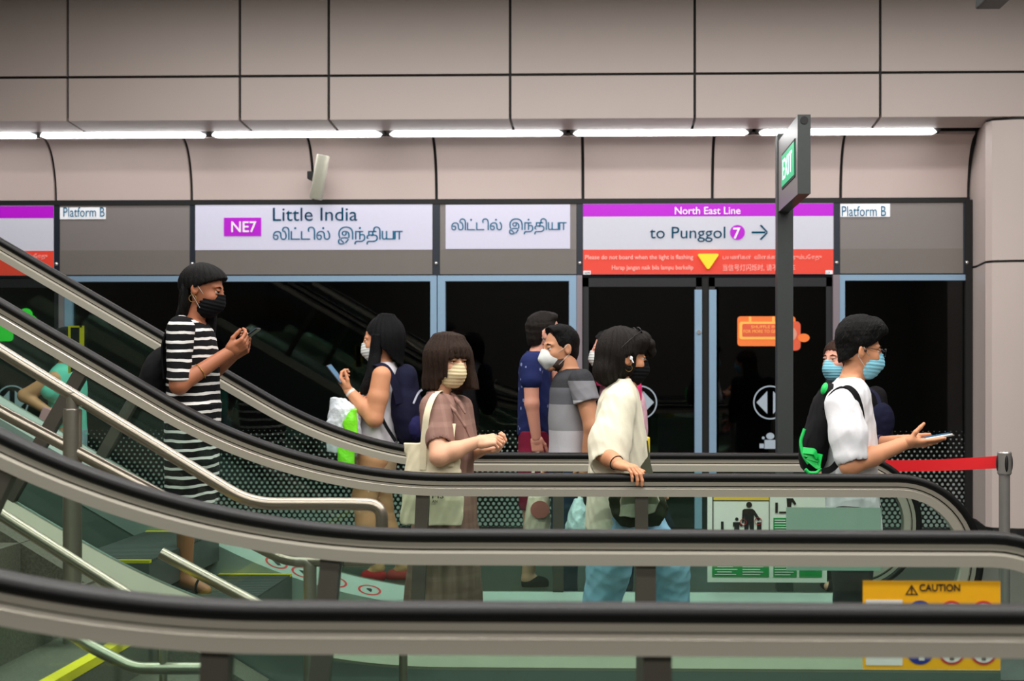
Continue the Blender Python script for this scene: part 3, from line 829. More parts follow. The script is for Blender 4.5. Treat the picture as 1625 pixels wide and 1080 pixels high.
# caution sticker on the third balustrade, its twin seen from the back, and the safety board
def flat(name, parent, a, b_, y0, y1, Y, mat, d=.004, r=0):
    x0, x1, z0, z1 = PX(a, Y), PX(b_, Y), PZ(y1, Y), PZ(y0, Y)
    return MB().box(x0, x1, Y - d, Y, z0, z1, bev=r).build(name, mat, parent)
M_cy = pm('caution_yellow', (246, 178, 10), .5, var=.04); M_blue = pm('mandatory_blue', (22, 46, 140), .5); M_bwhite = pm('print_white', (226, 226, 222), .5)
YCS = YC - .008
tt = thing('caution_sign', 'yellow CAUTION sign with round pictograms on the near escalator glass', 'sign', P(1478, 1058, YCS))
flat('plate', tt, 1369, 1587, 918.5, 1058, YCS, M_cy, .004, .012)
flat('white_field', tt, 1374, 1432, 949, 1052, YCS - .004, M_bwhite, .002)
text_part('CAUTION', (1459, 926.5, 1523.5, 937.5), YCS - .0065, M_btext, tt, bold=.012)
tr_ = MB(); A = [(1435.5, 940.5), (1456.5, 940.5), (1446, 924)]
tri3 = [(PX(x, YCS), PZ(y_, YCS)) for x, y_ in A]; cen = (sum(p[0] for p in tri3) / 3, sum(p[1] for p in tri3) / 3)
inn = [(cen[0] + (x - cen[0]) * .68, cen[1] + (z - cen[1]) * .68) for x, z in tri3]
v = [(x, YCS - .006, z) for x, z in tri3 + inn]
tr_.add(v, [(0, 1, 4, 3), (1, 2, 5, 4), (2, 0, 3, 5)]); tr_.box(cen[0] - .0018, cen[0] + .0018, YCS - .007, YCS - .005, cen[1] - .003, cen[1] + .011); tr_.box(cen[0] - .0018, cen[0] + .0018, YCS - .007, YCS - .005, cen[1] - .0075, cen[1] - .0045)
tr_.build('warning_triangle', M_btext, tt)
def picto(parent, px, kind, py=971):
    cx, cz = PX(px, YCS), PZ(py, YCS); rx, rz = .0405, .0405
    def ell(sx_, y_, mat, nm): MB().disc(cx, cz, rx * sx_, YCS - y_, YCS - .003, 0, 40, rz * sx_).build(nm, mat, parent)
    if kind == 0:
        ell(1, .006, M_blue, 'mandatory_disc')
        fg = MB().disc(cx + .004, cz + .024, .006, YCS - .008, YCS - .006).box(cx - .004, cx + .012, YCS - .008, YCS - .006, cz - .028, cz + .015)
        fg.build('pictogram', M_bwhite, parent)
    else:
        ell(1, .006, M_rring, 'prohibition_ring'); ell(.84, .007, M_bwhite, 'prohibition_field')
        fg = MB().disc(cx + .0, cz + .022, .005, YCS - .009, YCS - .007).box(cx - .006, cx + .006, YCS - .009, YCS - .007, cz - .026, cz + .014)
        fg.build('pictogram', M_btext, parent)
# two rows of round pictograms, the near handrail hides where they meet
for px, kd in ((1459.5, 0), (1509.5, 1), (1560, 1)): picto(tt, px, kd, 971); picto(tt, px, kd, 1028)
M_back = pm('sticker_back', (228, 246, 236), .55, var=.03)
tt = thing('sticker', 'plain pale green back of a rounded sticker on the far escalator glass', 'sticker', P(1322, 903, YB_ + .01))
flat('plate', tt, 1247.5, 1397.5, 803.5, 903, YB_ + .014, M_back, .004, .012)
YAS = YA - .012
M_board = pm('board_white', (222, 228, 216), .5, var=.06, scale=24, stretch=(1, 1, 4)); M_gb = pm('board_green', (28, 142, 70), .5, emit=.02); M_dy = pm('board_yellow', (224, 190, 70), .5)
tt = thing('safety_board', 'white escalator safety board with black pictograms and green text blocks', 'sign', P(1217, 922, YAS))
flat('plate', tt, 1122.5, 1312, 760, 922, YAS, M_board, .006)
def bx(nm, mat, rects, d=.009):
    o = MB()
    for a, b_, y0, y1 in rects: o.box(PX(a, YAS), PX(b_, YAS), YAS - d, YAS - .005, PZ(y1, YAS), PZ(y0, YAS))
    return o.build(nm, mat, tt)
bx('yellow_band', M_dy, [(1131.5, 1220, 787, 792)]); bx('frame_line', M_btext, [(1130.5, 1132, 780, 885), (1220, 1221, 780, 885), (1131, 1221, 792, 793)])
bx('green_block', M_gb, [(1130, 1220, 889, 913), (1227, 1264, 820, 843), (1227, 1264, 889, 913), (1268, 1304, 889, 913)])
bx('text_lines', M_bwhite, [(1134 + 4 * (k % 2), 1134 + 22 + (k * 7) % 16, 893 + 4 * k, 894.2 + 4 * k) for k in range(5)] + [(1178, 1206 + (k * 5) % 10, 893 + 4 * k, 894.2 + 4 * k) for k in range(5)] + [(1229, 1250 + (k * 7) % 12, 893 + 4 * k, 894.2 + 4 * k) for k in range(5)] + [(1271, 1290 + (k * 7) % 12, 893 + 4 * k, 894.2 + 4 * k) for k in range(3)] + [(1229, 1246 + (k * 3) % 12, 823 + 4 * k, 824.2 + 4 * k) for k in range(5)], .011)
pg = MB(); yy0, yy1 = YAS - .010, YAS - .005
def pgd(x, y_, r): pg.disc(PX(x, YAS), PZ(y_, YAS), r, yy0, yy1, 0, 20)
def pgp(pl): pg.prism([(PX(x, YAS), PZ(y_, YAS)) for x, y_ in pl][::-1], yy0, yy1)
pgd(1188.5, 799.5, .016); pgp([(1178, 808), (1181, 806), (1194, 806), (1197, 808), (1206, 822), (1203, 825), (1196, 815), (1196, 842), (1190, 842), (1188.5, 829), (1187, 842), (1181, 842), (1181, 815), (1180, 828), (1177, 828)])
pgd(1169, 822, .009); pgp([(1163, 827), (1174, 827), (1179, 832), (1176, 834), (1173, 831), (1173, 842), (1165, 842), (1165, 832), (1163, 835)])
pgp([(1144, 826), (1148, 826), (1148, 842), (1144, 842)]); pgp([(1201, 827), (1208, 827), (1208, 842), (1201, 842)]); pgp([(1230, 796), (1234, 796), (1234, 812), (1230, 812)]); pgp([(1236, 810), (1262, 810), (1262, 812.5), (1236, 812.5)]); pgp([(1248, 789), (1258, 789), (1263, 797), (1261, 800), (1256, 794), (1255, 803), (1249, 803)])
pg.build('pictograms', M_btext, tt)
rg = MB(); rg.ring(PX(1179, YAS), PZ(827, YAS), .016, .018, YAS - .012, YAS - .006).ring(PX(1203, YAS), PZ(825, YAS), .018, .02, YAS - .012, YAS - .006); rg.build('red_rings', M_rring, tt)

# yellow-black guard plate and clear panel beside the far balustrade
M_haz, t, b = newmat('hazard_stripe')
tc = t.new('ShaderNodeTexCoord'); s_ = t.new('ShaderNodeSeparateXYZ'); t.l.new(tc.outputs['Object'], s_.inputs[0])
hz = t.math('GREATER_THAN', t.math('FRACT', t.math('MULTIPLY', t.math('ADD', s_.outputs[0], t.math('MULTIPLY', s_.outputs[2], .5)), 7)), .5)
t.l.new(t.mix(hz, lin((214, 208, 40)), lin((18, 18, 18))), b.inputs['Base Color'])
tt = thing('guard_plate', 'small yellow-edged warning plate on clear panel between the sloping balustrades at left', 'sign', P(121, 575, 6.9))
Yg = YA + .05
cl = [P(*p, Yg) for p in ((90, 432), (132, 460), (139, 470), (139, 590), (90, 560))]
MB().prism([(p[0], p[2]) for p in cl], Yg, Yg + .006).build('clear_panel', M_clear, tt)
bxs = [(109, 113, 516, 592), (113, 131, 516, 519), (127, 134, 516, 592)]
o = MB()
for a, b_, y0, y1 in bxs: o.box(PX(a, Yg), PX(b_, Yg), Yg - .008, Yg - .002, PZ(y1, Yg), PZ(y0, Yg))
o.build('hazard_border', M_yellow, tt)
MB().box(PX(113, Yg), PX(127, Yg), Yg - .006, Yg - .001, PZ(590, Yg), PZ(519, Yg)).build('dark_field', M_groove, tt)
# ---------------------------------------------------------------- modelling by blended distance fields (bodies, hair, cloth)
def Rz(a): a = RAD(a); return np.array(((cos(a), -sin(a), 0), (sin(a), cos(a), 0), (0, 0, 1)))
def Ry(a): a = RAD(a); return np.array(((cos(a), 0, sin(a)), (0, 1, 0), (-sin(a), 0, cos(a))))
def Rx(a): a = RAD(a); return np.array(((1, 0, 0), (0, cos(a), -sin(a)), (0, sin(a), cos(a))))
def basis(xd, zd):
    x = np.array(xd, float); x /= np.linalg.norm(x); z = np.array(zd, float); z -= x * np.dot(x, z); z /= np.linalg.norm(z)
    return np.stack([x, np.cross(z, x), z], 1)
I3 = np.eye(3)

class Field:
    def __init__(s): s.ops = []; s.lo = np.full(3, 9e9); s.hi = np.full(3, -9e9)
    def _bb(s, lo, hi): s.lo = np.minimum(s.lo, lo); s.hi = np.maximum(s.hi, hi)
    def cap(s, a, b, ra, rb=None, k=.02, sub=False):
        a = np.array(a, float); b = np.array(b, float); rb = ra if rb is None else rb; r = max(ra, rb)
        lo, hi = np.minimum(a, b) - r, np.maximum(a, b) + r
        def fn(x, y, z):
            ab = b - a; L = float(ab @ ab) + 1e-12
            t = np.clip(((x - a[0]) * ab[0] + (y - a[1]) * ab[1] + (z - a[2]) * ab[2]) / L, 0, 1)
            return np.sqrt((x - a[0] - t * ab[0]) ** 2 + (y - a[1] - t * ab[1]) ** 2 + (z - a[2] - t * ab[2]) ** 2) - (ra + (rb - ra) * t)
        return s._push(fn, lo, hi, k, sub)
    def path(s, pts, rs, k=.015):
        rs = rs if hasattr(rs, '__len__') else [rs] * len(pts)
        for i in range(len(pts) - 1): s.cap(pts[i], pts[i + 1], rs[i], rs[i + 1], k)
        return s
    def ell(s, c, r, R=I3, k=.02, sub=False):
        c = np.array(c, float); r = np.array(r if hasattr(r, '__len__') else (r, r, r), float)
        e = np.abs(R) @ r
        def fn(x, y, z):
            dx, dy, dz = x - c[0], y - c[1], z - c[2]
            q = [(R[0, i] * dx + R[1, i] * dy + R[2, i] * dz) for i in range(3)]
            k0 = np.sqrt(sum((q[i] / r[i]) ** 2 for i in range(3))); k1 = np.sqrt(sum((q[i] / r[i] ** 2) ** 2 for i in range(3))) + 1e-9
            return k0 * (k0 - 1) / k1
        return s._push(fn, c - e, c + e, k, sub)
    def box(s, c, h, R=I3, rad=.005, k=.01, sub=False):
        c = np.array(c, float); h = np.array(h, float); e = np.abs(R) @ h
        def fn(x, y, z):
            dx, dy, dz = x - c[0], y - c[1], z - c[2]
            q = [np.abs(R[0, i] * dx + R[1, i] * dy + R[2, i] * dz) - (h[i] - rad) for i in range(3)]
            return np.sqrt(sum(np.maximum(v, 0) ** 2 for v in q)) + np.minimum(np.maximum(np.maximum(q[0], q[1]), q[2]), 0) - rad
        return s._push(fn, c - e, c + e, k, sub)
    def loft(s, secs, k=.02, p=2.0, sub=False):
        """stacked elliptic sections (z, cx, cy, rx, ry), z in any order"""
        a = np.array(sorted(secs)); z0, z1 = a[0, 0], a[-1, 0]
        zz = np.linspace(z0, z1, 200)
        # smooth the section curves a little
        cur = []
        for i in range(1, 5):
            v = np.interp(zz, a[:, 0], a[:, i]); w = np.pad(v, 8, mode='edge'); cur.append(np.convolve(w, np.ones(17) / 17, 'valid'))
        rx = a[:, 3].max(); ry = a[:, 4].max()
        lo = np.array(((a[:, 1] - a[:, 3]).min(), (a[:, 2] - a[:, 4]).min(), z0)); hi = np.array(((a[:, 1] + a[:, 3]).max(), (a[:, 2] + a[:, 4]).max(), z1))
        def fn(x, y, z):
            cx, cy, sx, sy = (np.interp(z, zz, c) for c in cur)
            u = np.abs((x - cx) / sx); v = np.abs((y - cy) / sy)
            q = (u ** p + v ** p) ** (1 / p); d = (q - 1) * np.minimum(sx, sy)
            return np.maximum(d, np.maximum(z - z1, z0 - z))
        return s._push(fn, lo, hi, k, sub)
    def _push(s, fn, lo, hi, k, sub):
        s.ops.append(('sub' if sub else 'add', fn, lo, hi, k))
        if not sub: s._bb(lo, hi)
        return s
    def cut(s, p, n, k=0.0):
        """remove everything on the side n points to"""
        p = np.array(p, float); n = np.array(n, float); n /= np.linalg.norm(n)
        s.ops.append(('cut', lambda x, y, z: (x - p[0]) * n[0] + (y - p[1]) * n[1] + (z - p[2]) * n[2], None, None, k)); return s
    def warp(s, fn): s.ops.append(('warp', fn, None, None, 0)); return s
    def folds(s, amp, freq=(14, 14, 9), seed=0, crease=1.0):
        g = np.random.default_rng(seed); fr = np.array(freq, float)
        W = [(g.normal(size=3) * fr, g.uniform(0, 6.28), g.uniform(.4, 1)) for _ in range(6)]
        C = [(g.normal(size=3) * fr * 1.9, g.uniform(0, 6.28), g.uniform(.5, 1), g.normal(size=3) * fr * .6) for _ in range(5)]
        def fn(x, y, z):
            soft = sum(w * np.sin(v[0] * x + v[1] * y + v[2] * z + ph) for v, ph, w in W) / 2.6
            sharp = sum(w * (np.abs(np.sin(v[0] * x + v[1] * y + v[2] * z + ph + 1.2 * np.sin(q[0] * x + q[1] * y + q[2] * z))) - .63) for v, ph, w, q in C) / 1.8
            return amp * (soft + crease * .8 * sharp)
        return s.warp(fn)
    def mesh(s, h, pad=.03):
        lo = s.lo - pad; hi = s.hi + pad; n = np.ceil((hi - lo) / h).astype(int) + 1
        ax = [(lo[i] + h * np.arange(n[i])).astype(np.float32) for i in range(3)]
        d = np.full(n, .3, np.float32)
        X, Y, Z = ax[0][:, None, None], ax[1][None, :, None], ax[2][None, None, :]
        for kind, fn, a, b, k in s.ops:
            if kind == 'add' or kind == 'sub':
                m = k + 3 * h + .006
                i0 = np.clip(np.floor((a - m - lo) / h).astype(int), 0, n); i1 = np.clip(np.ceil((b + m - lo) / h).astype(int) + 1, 0, n)
                sl = tuple(slice(p, q) for p, q in zip(i0, i1))
                if any(p >= q for p, q in zip(i0, i1)): continue
                f = fn(X[sl[0]], Y[:, sl[1]], Z[:, :, sl[2]]); f = np.broadcast_to(f, d[sl].shape); c = d[sl]
                if kind == 'add':
                    if k > 0:
                        t = np.clip(.5 + .5 * (c - f) / k, 0, 1); d[sl] = c + (f - c) * t - k * t * (1 - t)
                    else: d[sl] = np.minimum(c, f)
                else:
                    f = -f
                    if k > 0:
                        t = np.clip(.5 - .5 * (c - f) / k, 0, 1); d[sl] = c + (f - c) * t + k * t * (1 - t)
                    else: d[sl] = np.maximum(c, f)
            elif kind == 'cut':
                d = np.maximum(d, fn(X, Y, Z))
            else: d = d + np.where(np.abs(d) < .04, fn(X, Y, Z), 0).astype(np.float32)
        return surface_nets(d.astype(np.float32), lo, h)

def surface_nets(d, lo, h):
    s = d < 0
    c = np.zeros(tuple(v - 1 for v in d.shape), np.int8)
    offs = [(i, j, k) for i in (0, 1) for j in (0, 1) for k in (0, 1)]
    for i, j, k in offs: c += s[i:d.shape[0] - 1 + i, j:d.shape[1] - 1 + j, k:d.shape[2] - 1 + k]
    act = (c > 0) & (c < 8); cells = np.argwhere(act)
    idx = np.full(act.shape, -1, np.int64); idx[act] = np.arange(len(cells))
    pos = np.zeros((len(cells), 3)); cnt = np.zeros(len(cells))
    for a in offs:
        for ax in range(3):
            if a[ax]: continue
            b = list(a); b[ax] = 1
            da = d[tuple((cells + a).T)]; db = d[tuple((cells + b).T)]
            cr = (da < 0) != (db < 0)
            t = np.where(cr, da / np.where(cr, da - db, 1), 0)
            q = np.array(a, float)[None, :].repeat(len(cells), 0); q[:, ax] += t
            pos += q * cr[:, None]; cnt += cr
    V = lo + h * (cells + pos / cnt[:, None])
    F = []
    for ax in range(3):
        u, w = (ax + 1) % 3, (ax + 2) % 3
        a = [slice(None)] * 3; b = [slice(None)] * 3; a[ax] = slice(0, -1); b[ax] = slice(1, None)
        ch = s[tuple(a)] != s[tuple(b)]
        e = np.argwhere(ch); ok = (e[:, u] > 0) & (e[:, w] > 0) & (e[:, u] < d.shape[u] - 1) & (e[:, w] < d.shape[w] - 1); e = e[ok]
        sg = s[tuple(e.T)]
        def cell(du, dw):
            q = e.copy(); q[:, u] += du; q[:, w] += dw; return idx[tuple(q.T)]
        q = np.stack([cell(-1, -1), cell(0, -1), cell(0, 0), cell(-1, 0)], 1)
        q[~sg] = q[~sg][:, ::-1]
        F.append(q)
    return V, np.concatenate(F) if F else np.zeros((0, 4), int)

def mesh_obj(name, parts, mats, parent):
    """parts: list of (V, quads[, material index]) -> ONE mesh object"""
    mats = mats if isinstance(mats, (list, tuple)) else [mats]
    Vs, Fs, Ms, k = [], [], [], 0
    for p in parts:
        Vs.append(p[0]); Fs.append(p[1] + k); Ms.append(np.full(len(p[1]), p[2] if len(p) > 2 else 0)); k += len(p[0])
    V = np.concatenate(Vs); F = np.concatenate(Fs); Mi = np.concatenate(Ms)
    org = wloc(parent) if parent is not None else np.array(((V[:, 0].min() + V[:, 0].max()) / 2, (V[:, 1].min() + V[:, 1].max()) / 2, V[:, 2].min()))
    me = bpy.data.meshes.new(name)
    me.vertices.add(len(V)); me.vertices.foreach_set('co', (V - org).ravel().astype(np.float32))
    me.loops.add(4 * len(F)); me.loops.foreach_set('vertex_index', F.ravel().astype(np.int32))
    me.polygons.add(len(F)); me.polygons.foreach_set('loop_start', np.arange(0, 4 * len(F), 4, dtype=np.int32))
    me.polygons.foreach_set('material_index', Mi.astype(np.int32)); me.polygons.foreach_set('use_smooth', np.ones(len(F), bool))
    for m in mats: me.materials.append(m)
    me.update(calc_edges=True); me.validate()
    o = bpy.data.objects.new(name, me); COL.objects.link(o)
    if parent is not None: o.parent = parent
    else: o.location = tuple(org)
    return o

# ---- head, hands
def head_field(f=None, fem=True):
    f = f or Field()
    f.ell((-.014, 0, .036), (.094, .073, .083), k=.0)
    f.ell((.018, 0, -.028), (.070, .061, .082), k=.03)
    f.ell((.034, 0, -.076), (.042, .043 if fem else .048, .036), k=.025)
    f.cap((.066, -.008, -.1), (.066, .008, -.1), .016 if fem else .019, k=.02)
    for s in (-1, 1):
        f.ell((.056, s * .038, -.026), (.026, .022, .024), k=.02)
        f.cap((.081, s * .012, .026), (.068, s * .045, .026), .0075 if fem else .010, .006 if fem else .008, k=.014)
        f.ell((.093, s * .031, .006), (.016, .017, .011), k=.012, sub=True)
        f.ell((.0812, s * .031, .0128), (.0082, .0158, .0064), k=.004); f.ell((.0802, s * .031, -.0025), (.007, .0145, .0036), k=.004)
        f.cap((-.012, s * .05, .0), (-.012, s * .07, .0), .012, k=.01)
        R = Rz(s * -22)
        f.ell((-.012, s * .077, -.002), (.019, .008, .031), R, k=.006)
        f.ell((-.006, s * .084, .002), (.011, .006, .019), R, k=.005, sub=True)
    f.cap((.086, 0, .012), (.106, 0, -.024), .0085, .0115, k=.014)
    for s in (-1, 1): f.ell((.096, s * .011, -.028), (.011, .008, .008), k=.008)
    f.ell((.088, 0, -.056), (.010, .023, .0065), k=.006); f.ell((.085, 0, -.068), (.010, .019, .007), k=.006)
    return f
def head_parts(c, R, hs, h=.0034, fem=True):
    V, F = head_field(None, fem).mesh(h, .012)
    W = (V * hs) @ R.T + c
    return [(W, F)]
def xf(f, c, R, hs, h, pad=.012):
    V, F = f.mesh(h, pad); return ((V * hs) @ R.T + c, F)
def eyes(root, c, R, hs, m_white, m_iris, look=0.0, closed=0.35):
    for s in (-1, 1):
        o = MB(); q = np.array((.0758, s * .031, .0055))
        o.ball(c + R @ (q * hs), .0106 * hs, 0, 14, 10, R)
        g = np.array((.0758 + .0072 * cos(look), s * .031 + .0072 * sin(look), .0048)); o.ball(c + R @ (g * hs), .0060 * hs, 1, 12, 8, R)
        o.build('eye', [m_white, m_iris], root, True, 180)
def hand_field(curl=(20, 25, 30, 35), thumb=(.55, .75, -.25), s=1, spread=1.0, tcurl=20, sc=1.0):
    """wrist at 0, fingers along +x, back of the hand +z, thumb towards s*y"""
    f = Field()
    f.box((.046, 0, 0), (.043, .036, .013), I3, .012, k=.0)
    f.ell((.03, s * .022, -.006), (.032, .018, .015), k=.012)
    f.ell((.035, -s * .024, -.006), (.036, .014, .013), k=.012)
    f.cap((-.03, 0, 0), (.02, 0, 0), .025, .024, k=.02)
    Ls = ((.040, .025, .020), (.044, .028, .021), (.041, .026, .020), (.032, .020, .017))
    ys = (.029, .0098, -.0098, -.028); xs_ = (.084, .089, .086, .078); rr = (.0088, .009, .0086, .0076)
    for i in range(4):
        p = np.array((xs_[i], s * ys[i], .001)); a = 0; az = s * ys[i] * 2.2 * spread
        f.cap(p - np.array((.03, s * ys[i] * .25, -.001)), p, .0105, rr[i] * 1.06, k=.008)
        for j in range(3):
            a += RAD(curl[i]) * (1, 1.1, .7)[j]
            d = np.array((cos(a) * cos(az), sin(az) * cos(a), -sin(a))); q = p + d * Ls[i][j]
            r0 = rr[i] * (1 - .07 * j); f.cap(p, q, r0, r0 * .93, k=.004)
            p = q
    t = np.array((thumb[0], s * thumb[1], thumb[2])); t /= np.linalg.norm(t)
    p = np.array((.018, s * .026, -.006)); q = p + t * .042; f.cap(p, q, .0125, .0105, k=.012)
    t2 = t + np.array((RAD(tcurl), -s * RAD(tcurl) * .8, 0)); t2 /= np.linalg.norm(t2)
    q2 = q + t2 * .032; f.cap(q, q2, .0105, .0092, k=.006); f.cap(q2, q2 + t2 * .022, .0092, .0075, k=.004)
    return f
def hand_part(W, xdir, zdir, h=.0029, sc=1.0, **kw):
    R = basis(xdir, zdir); return xf(hand_field(**kw), np.array(W), R, sc, h)

def ik(S, Wp, L1, L2, hint):
    S = np.array(S, float); Wp = np.array(Wp, float); d = Wp - S; D = np.linalg.norm(d); D = min(D, (L1 + L2) * .999); u = d / np.linalg.norm(d)
    a = (L1 * L1 - L2 * L2 + D * D) / (2 * D); hgt = math.sqrt(max(0, L1 * L1 - a * a))
    n = np.array(hint, float); n -= u * np.dot(n, u); n /= np.linalg.norm(n)
    return S + u * a + n * hgt

class Fig:
    """one person; silhouettes and joints are given where they stand, at depth yc"""
    def __init__(s, label, yc, px, z0=0.0, skin=None, group=None, scale=1.0):
        s.yc = yc; b = P(px, 600, yc); s.base = np.array((b[0], yc, z0)); s.k = scale
        s.root = thing('person', label, 'person', s.base, group); s.skin = skin; s.body = []
        s.sf = Field()
    def p(s, px, py, dy=0.0): return P(px, py, s.yc + dy)
    def secs(s, rows, dy=0.0, shrink=0.0):
        out = []
        for r in rows:
            py, xl, xr, ry = r[:4]; d = (r[4] if len(r) > 4 else 0.0) + dy
            a = s.p(xl, py, d); b = s.p(xr, py, d)
            out.append((a[2], (a[0] + b[0]) / 2, s.yc + d, max(.02, (b[0] - a[0]) / 2 - shrink), max(.02, ry - shrink)))
        return out
    def limb(s, pts, rs, k=.02):
        s.sf.path([np.array(q) for q in pts], rs, k)
    def finish(s, h=.006):
        V, F = s.sf.mesh(h); s.body.insert(0, (V, F))
        return mesh_obj('body', s.body, s.skin, s.root)
    def part(s, name, f, mat, h=.005, pad=.02):
        fs = f if isinstance(f, list) else [f]; ps = [x.mesh(h, pad) if isinstance(x, Field) else x for x in fs]
        return mesh_obj(name, ps, mat, s.root)

def skinmat(name, rgb): return pm(name, rgb, .5, var=.05, scale=25, sss=.12, spec=.35)
def cloth(name, rgb, rough=.85, **kw): return pm(name, rgb, rough, var=kw.pop('var', .08), scale=kw.pop('scale', 40), bump=kw.pop('bump', .12), bscale=kw.pop('bscale', 500), spec=.15, **kw)
def hairmat(name, rgb): return pm(name, tuple(v * .5 for v in rgb), .6, var=.5, scale=18, stretch=(6, 6, .6), bump=.6, bscale=60, spec=.16)
def strands(amp, n, c, seed=0):
    """vertical lock pattern around the axis through c"""
    g = np.random.default_rng(seed); ph = g.uniform(0, 6.28, 4)
    def fn(x, y, z):
        a = np.arctan2(y - c[1], x - c[0]); w = z * 9
        return amp * (np.sin(a * n + 1.3 * np.sin(w + ph[0]) + ph[1]) + .6 * np.sin(a * n * 2.3 + 2 * np.sin(w * 1.4 + ph[2]) + ph[3]))
    return fn
def surgical(c, R, hs, pleat=True, tall=1.0):
    f = Field(); f.ell((.046, 0, -.056), (.063, .064, .060 * tall), k=0); f.cap((.094, 0, -.012), (.098, 0, -.05), .018, .022, k=.03)
    f.ell((.036, 0, -.09), (.054, .053, .040), k=.02)
    f.cut((.014, 0, -.05), (-1, 0, .12)); f.cut((.1, 0, -.002), (-.26, 0, 1))
    f.ell((.04, 0, -.05), (.056, .058, .056), k=0, sub=True)
    if pleat: f.warp(lambda x, y, z: .0012 * np.sin(z * 6.283 / .017))
    return xf(f, c, R, hs, .0032)
def lashes(root, c, R, hs, mat):
    o = MB(); T = lambda q: c + R @ (np.array(q) * hs)
    for s in (-1, 1): o.tube([T((.0872, s * .018, .0070)), T((.0895, s * .031, .0078)), T((.083, s * .046, .0062))], .0013, n=6)
    o.build('eyelashes', mat, root, True)
def loops(root, c, R, hs, mat, sides=(-1, 1), x0=.03):
    o = MB()
    for s in sides:
        T = lambda q: c + R @ (np.array(q) * hs)
        ear = (-.024, s * .078, -.004)
        o.tube([T((x0, s * .061, -.022)), T((0, s * .079, .012)), T((-.014, s * .080, .030)), T((-.028, s * .078, .014)), T(ear), T((-.026, s * .074, -.026)), T((x0 - .004, s * .058, -.086))], .0017, n=6)
    o.build('ear_loop', mat, root, True, 180)
# ---------------------------------------------------------------- people
SK_brown = skinmat('skin_brown', (168, 106, 76)); SK_tan = skinmat('skin_tan', (212, 152, 116)); SK_fair = skinmat('skin_fair', (226, 172, 140))
SK_pink = skinmat('skin_pink', (222, 160, 138)); SK_olive = skinmat('skin_olive', (196, 140, 106)); SK_warm = skinmat('skin_warm', (214, 150, 112))
H_black = hairmat('hair_black', (13, 12, 13)); H_blue = hairmat('hair_blue_black', (15, 15, 22)); H_brown = hairmat('hair_dark_brown', (92, 64, 50)); H_brown2 = hairmat('hair_soft_black', (58, 48, 44)); H_red = hairmat('hair_reddish_brown', (124, 82, 66))
E_white = pm('eye_white', (214, 206, 200), .3); E_iris = pm('iris_dark', (26, 16, 12), .2)
MK_black = cloth('mask_black', (14, 14, 17)); MK_white = cloth('mask_white', (216, 218, 216)); MK_cream = cloth('mask_cream', (226, 208, 168)); MK_blue = cloth('mask_blue', (136, 202, 222))
M_loop = pm('mask_loop', (232, 226, 218), .7); M_blackplastic = pm('black_plastic', (14, 14, 16), .3); M_gold = pm('gold', (216, 172, 90), .3, .9)
M_screen = pm('phone_screen', (70, 110, 140), .12, emit=.25)
def stripes(name, pitch, frac, white, dark, phase=0.0, arch=0.0):
    m, t, b = newmat(name)
    tc = t.new('ShaderNodeTexCoord'); s_ = t.new('ShaderNodeSeparateXYZ'); t.l.new(tc.outputs['Object'], s_.inputs[0])
    nz = t.new('ShaderNodeTexNoise'); nz.inputs['Scale'].default_value = 9; t.l.new(tc.outputs['Object'], nz.inputs['Vector'])
    z = t.math('ADD', s_.outputs[2], t.math('MULTIPLY', t.math('SUBTRACT', nz.outputs['Fac'], .5), .022))
    if arch: z = t.math('ADD', z, t.math('MULTIPLY', t.math('POWER', s_.outputs[0], 2.0), arch))
    f = t.math('LESS_THAN', t.math('FRACT', t.math('DIVIDE', t.math('ADD', z, phase), pitch)), frac)
    t.l.new(t.mix(f, lin(dark), lin(white)), b.inputs['Base Color']); b.inputs['Roughness'].default_value = .85; b.inputs['Specular IOR Level'].default_value = .2
    return m
def bands(name, levels, cols):
    """horizontal colour bands by height: levels descending"""
    m, t, b = newmat(name)
    tc = t.new('ShaderNodeTexCoord'); s_ = t.new('ShaderNodeSeparateXYZ'); t.l.new(tc.outputs['Object'], s_.inputs[0])
    nz = t.new('ShaderNodeTexNoise'); nz.inputs['Scale'].default_value = 220; t.l.new(tc.outputs['Object'], nz.inputs['Vector'])
    col = lin(cols[0])
    for lv, c in zip(levels, cols[1:]): col = t.mix(t.math('LESS_THAN', s_.outputs[2], lv), col, lin(c))
    sh = t.mix(t.math('MULTIPLY', nz.outputs['Fac'], .25), col, lin((120, 120, 122)))
    t.l.new(sh, b.inputs['Base Color']); b.inputs['Roughness'].default_value = .85; b.inputs['Specular IOR Level'].default_value = .2
    return m
def strap(name, pts, w, th, mat, parent, wdir=(0, 1, 0), rad=.05):
    return MB().strip(fillet(pts, rad), wdir, w, th).build(name, mat, parent, True, 60)
def legs(F, pts, rs, foot=None, fr=(.042, .03)):
    F.limb(pts, rs, .03)
    if foot is not None: F.limb([pts[-1], foot], fr, .02)
def shoe(F, name, heel, toe, mat, r=.045, h=.004):
    f = Field(); a, b_ = np.array(heel, float), np.array(toe, float)
    f.cap(a, b_, r, r * .8, k=.0); f.ell((a + b_) / 2 + np.array((0, 0, .01)), (np.linalg.norm(b_ - a) / 2 + .03, r, r * .9), k=.02)
    f.cut((0, 0, min(a[2], b_[2]) - r * .72), (0, 0, -1)); f.cut(a + np.array((0, 0, .06)), (0, 0, 1))
    F.part(name, f, mat, h)

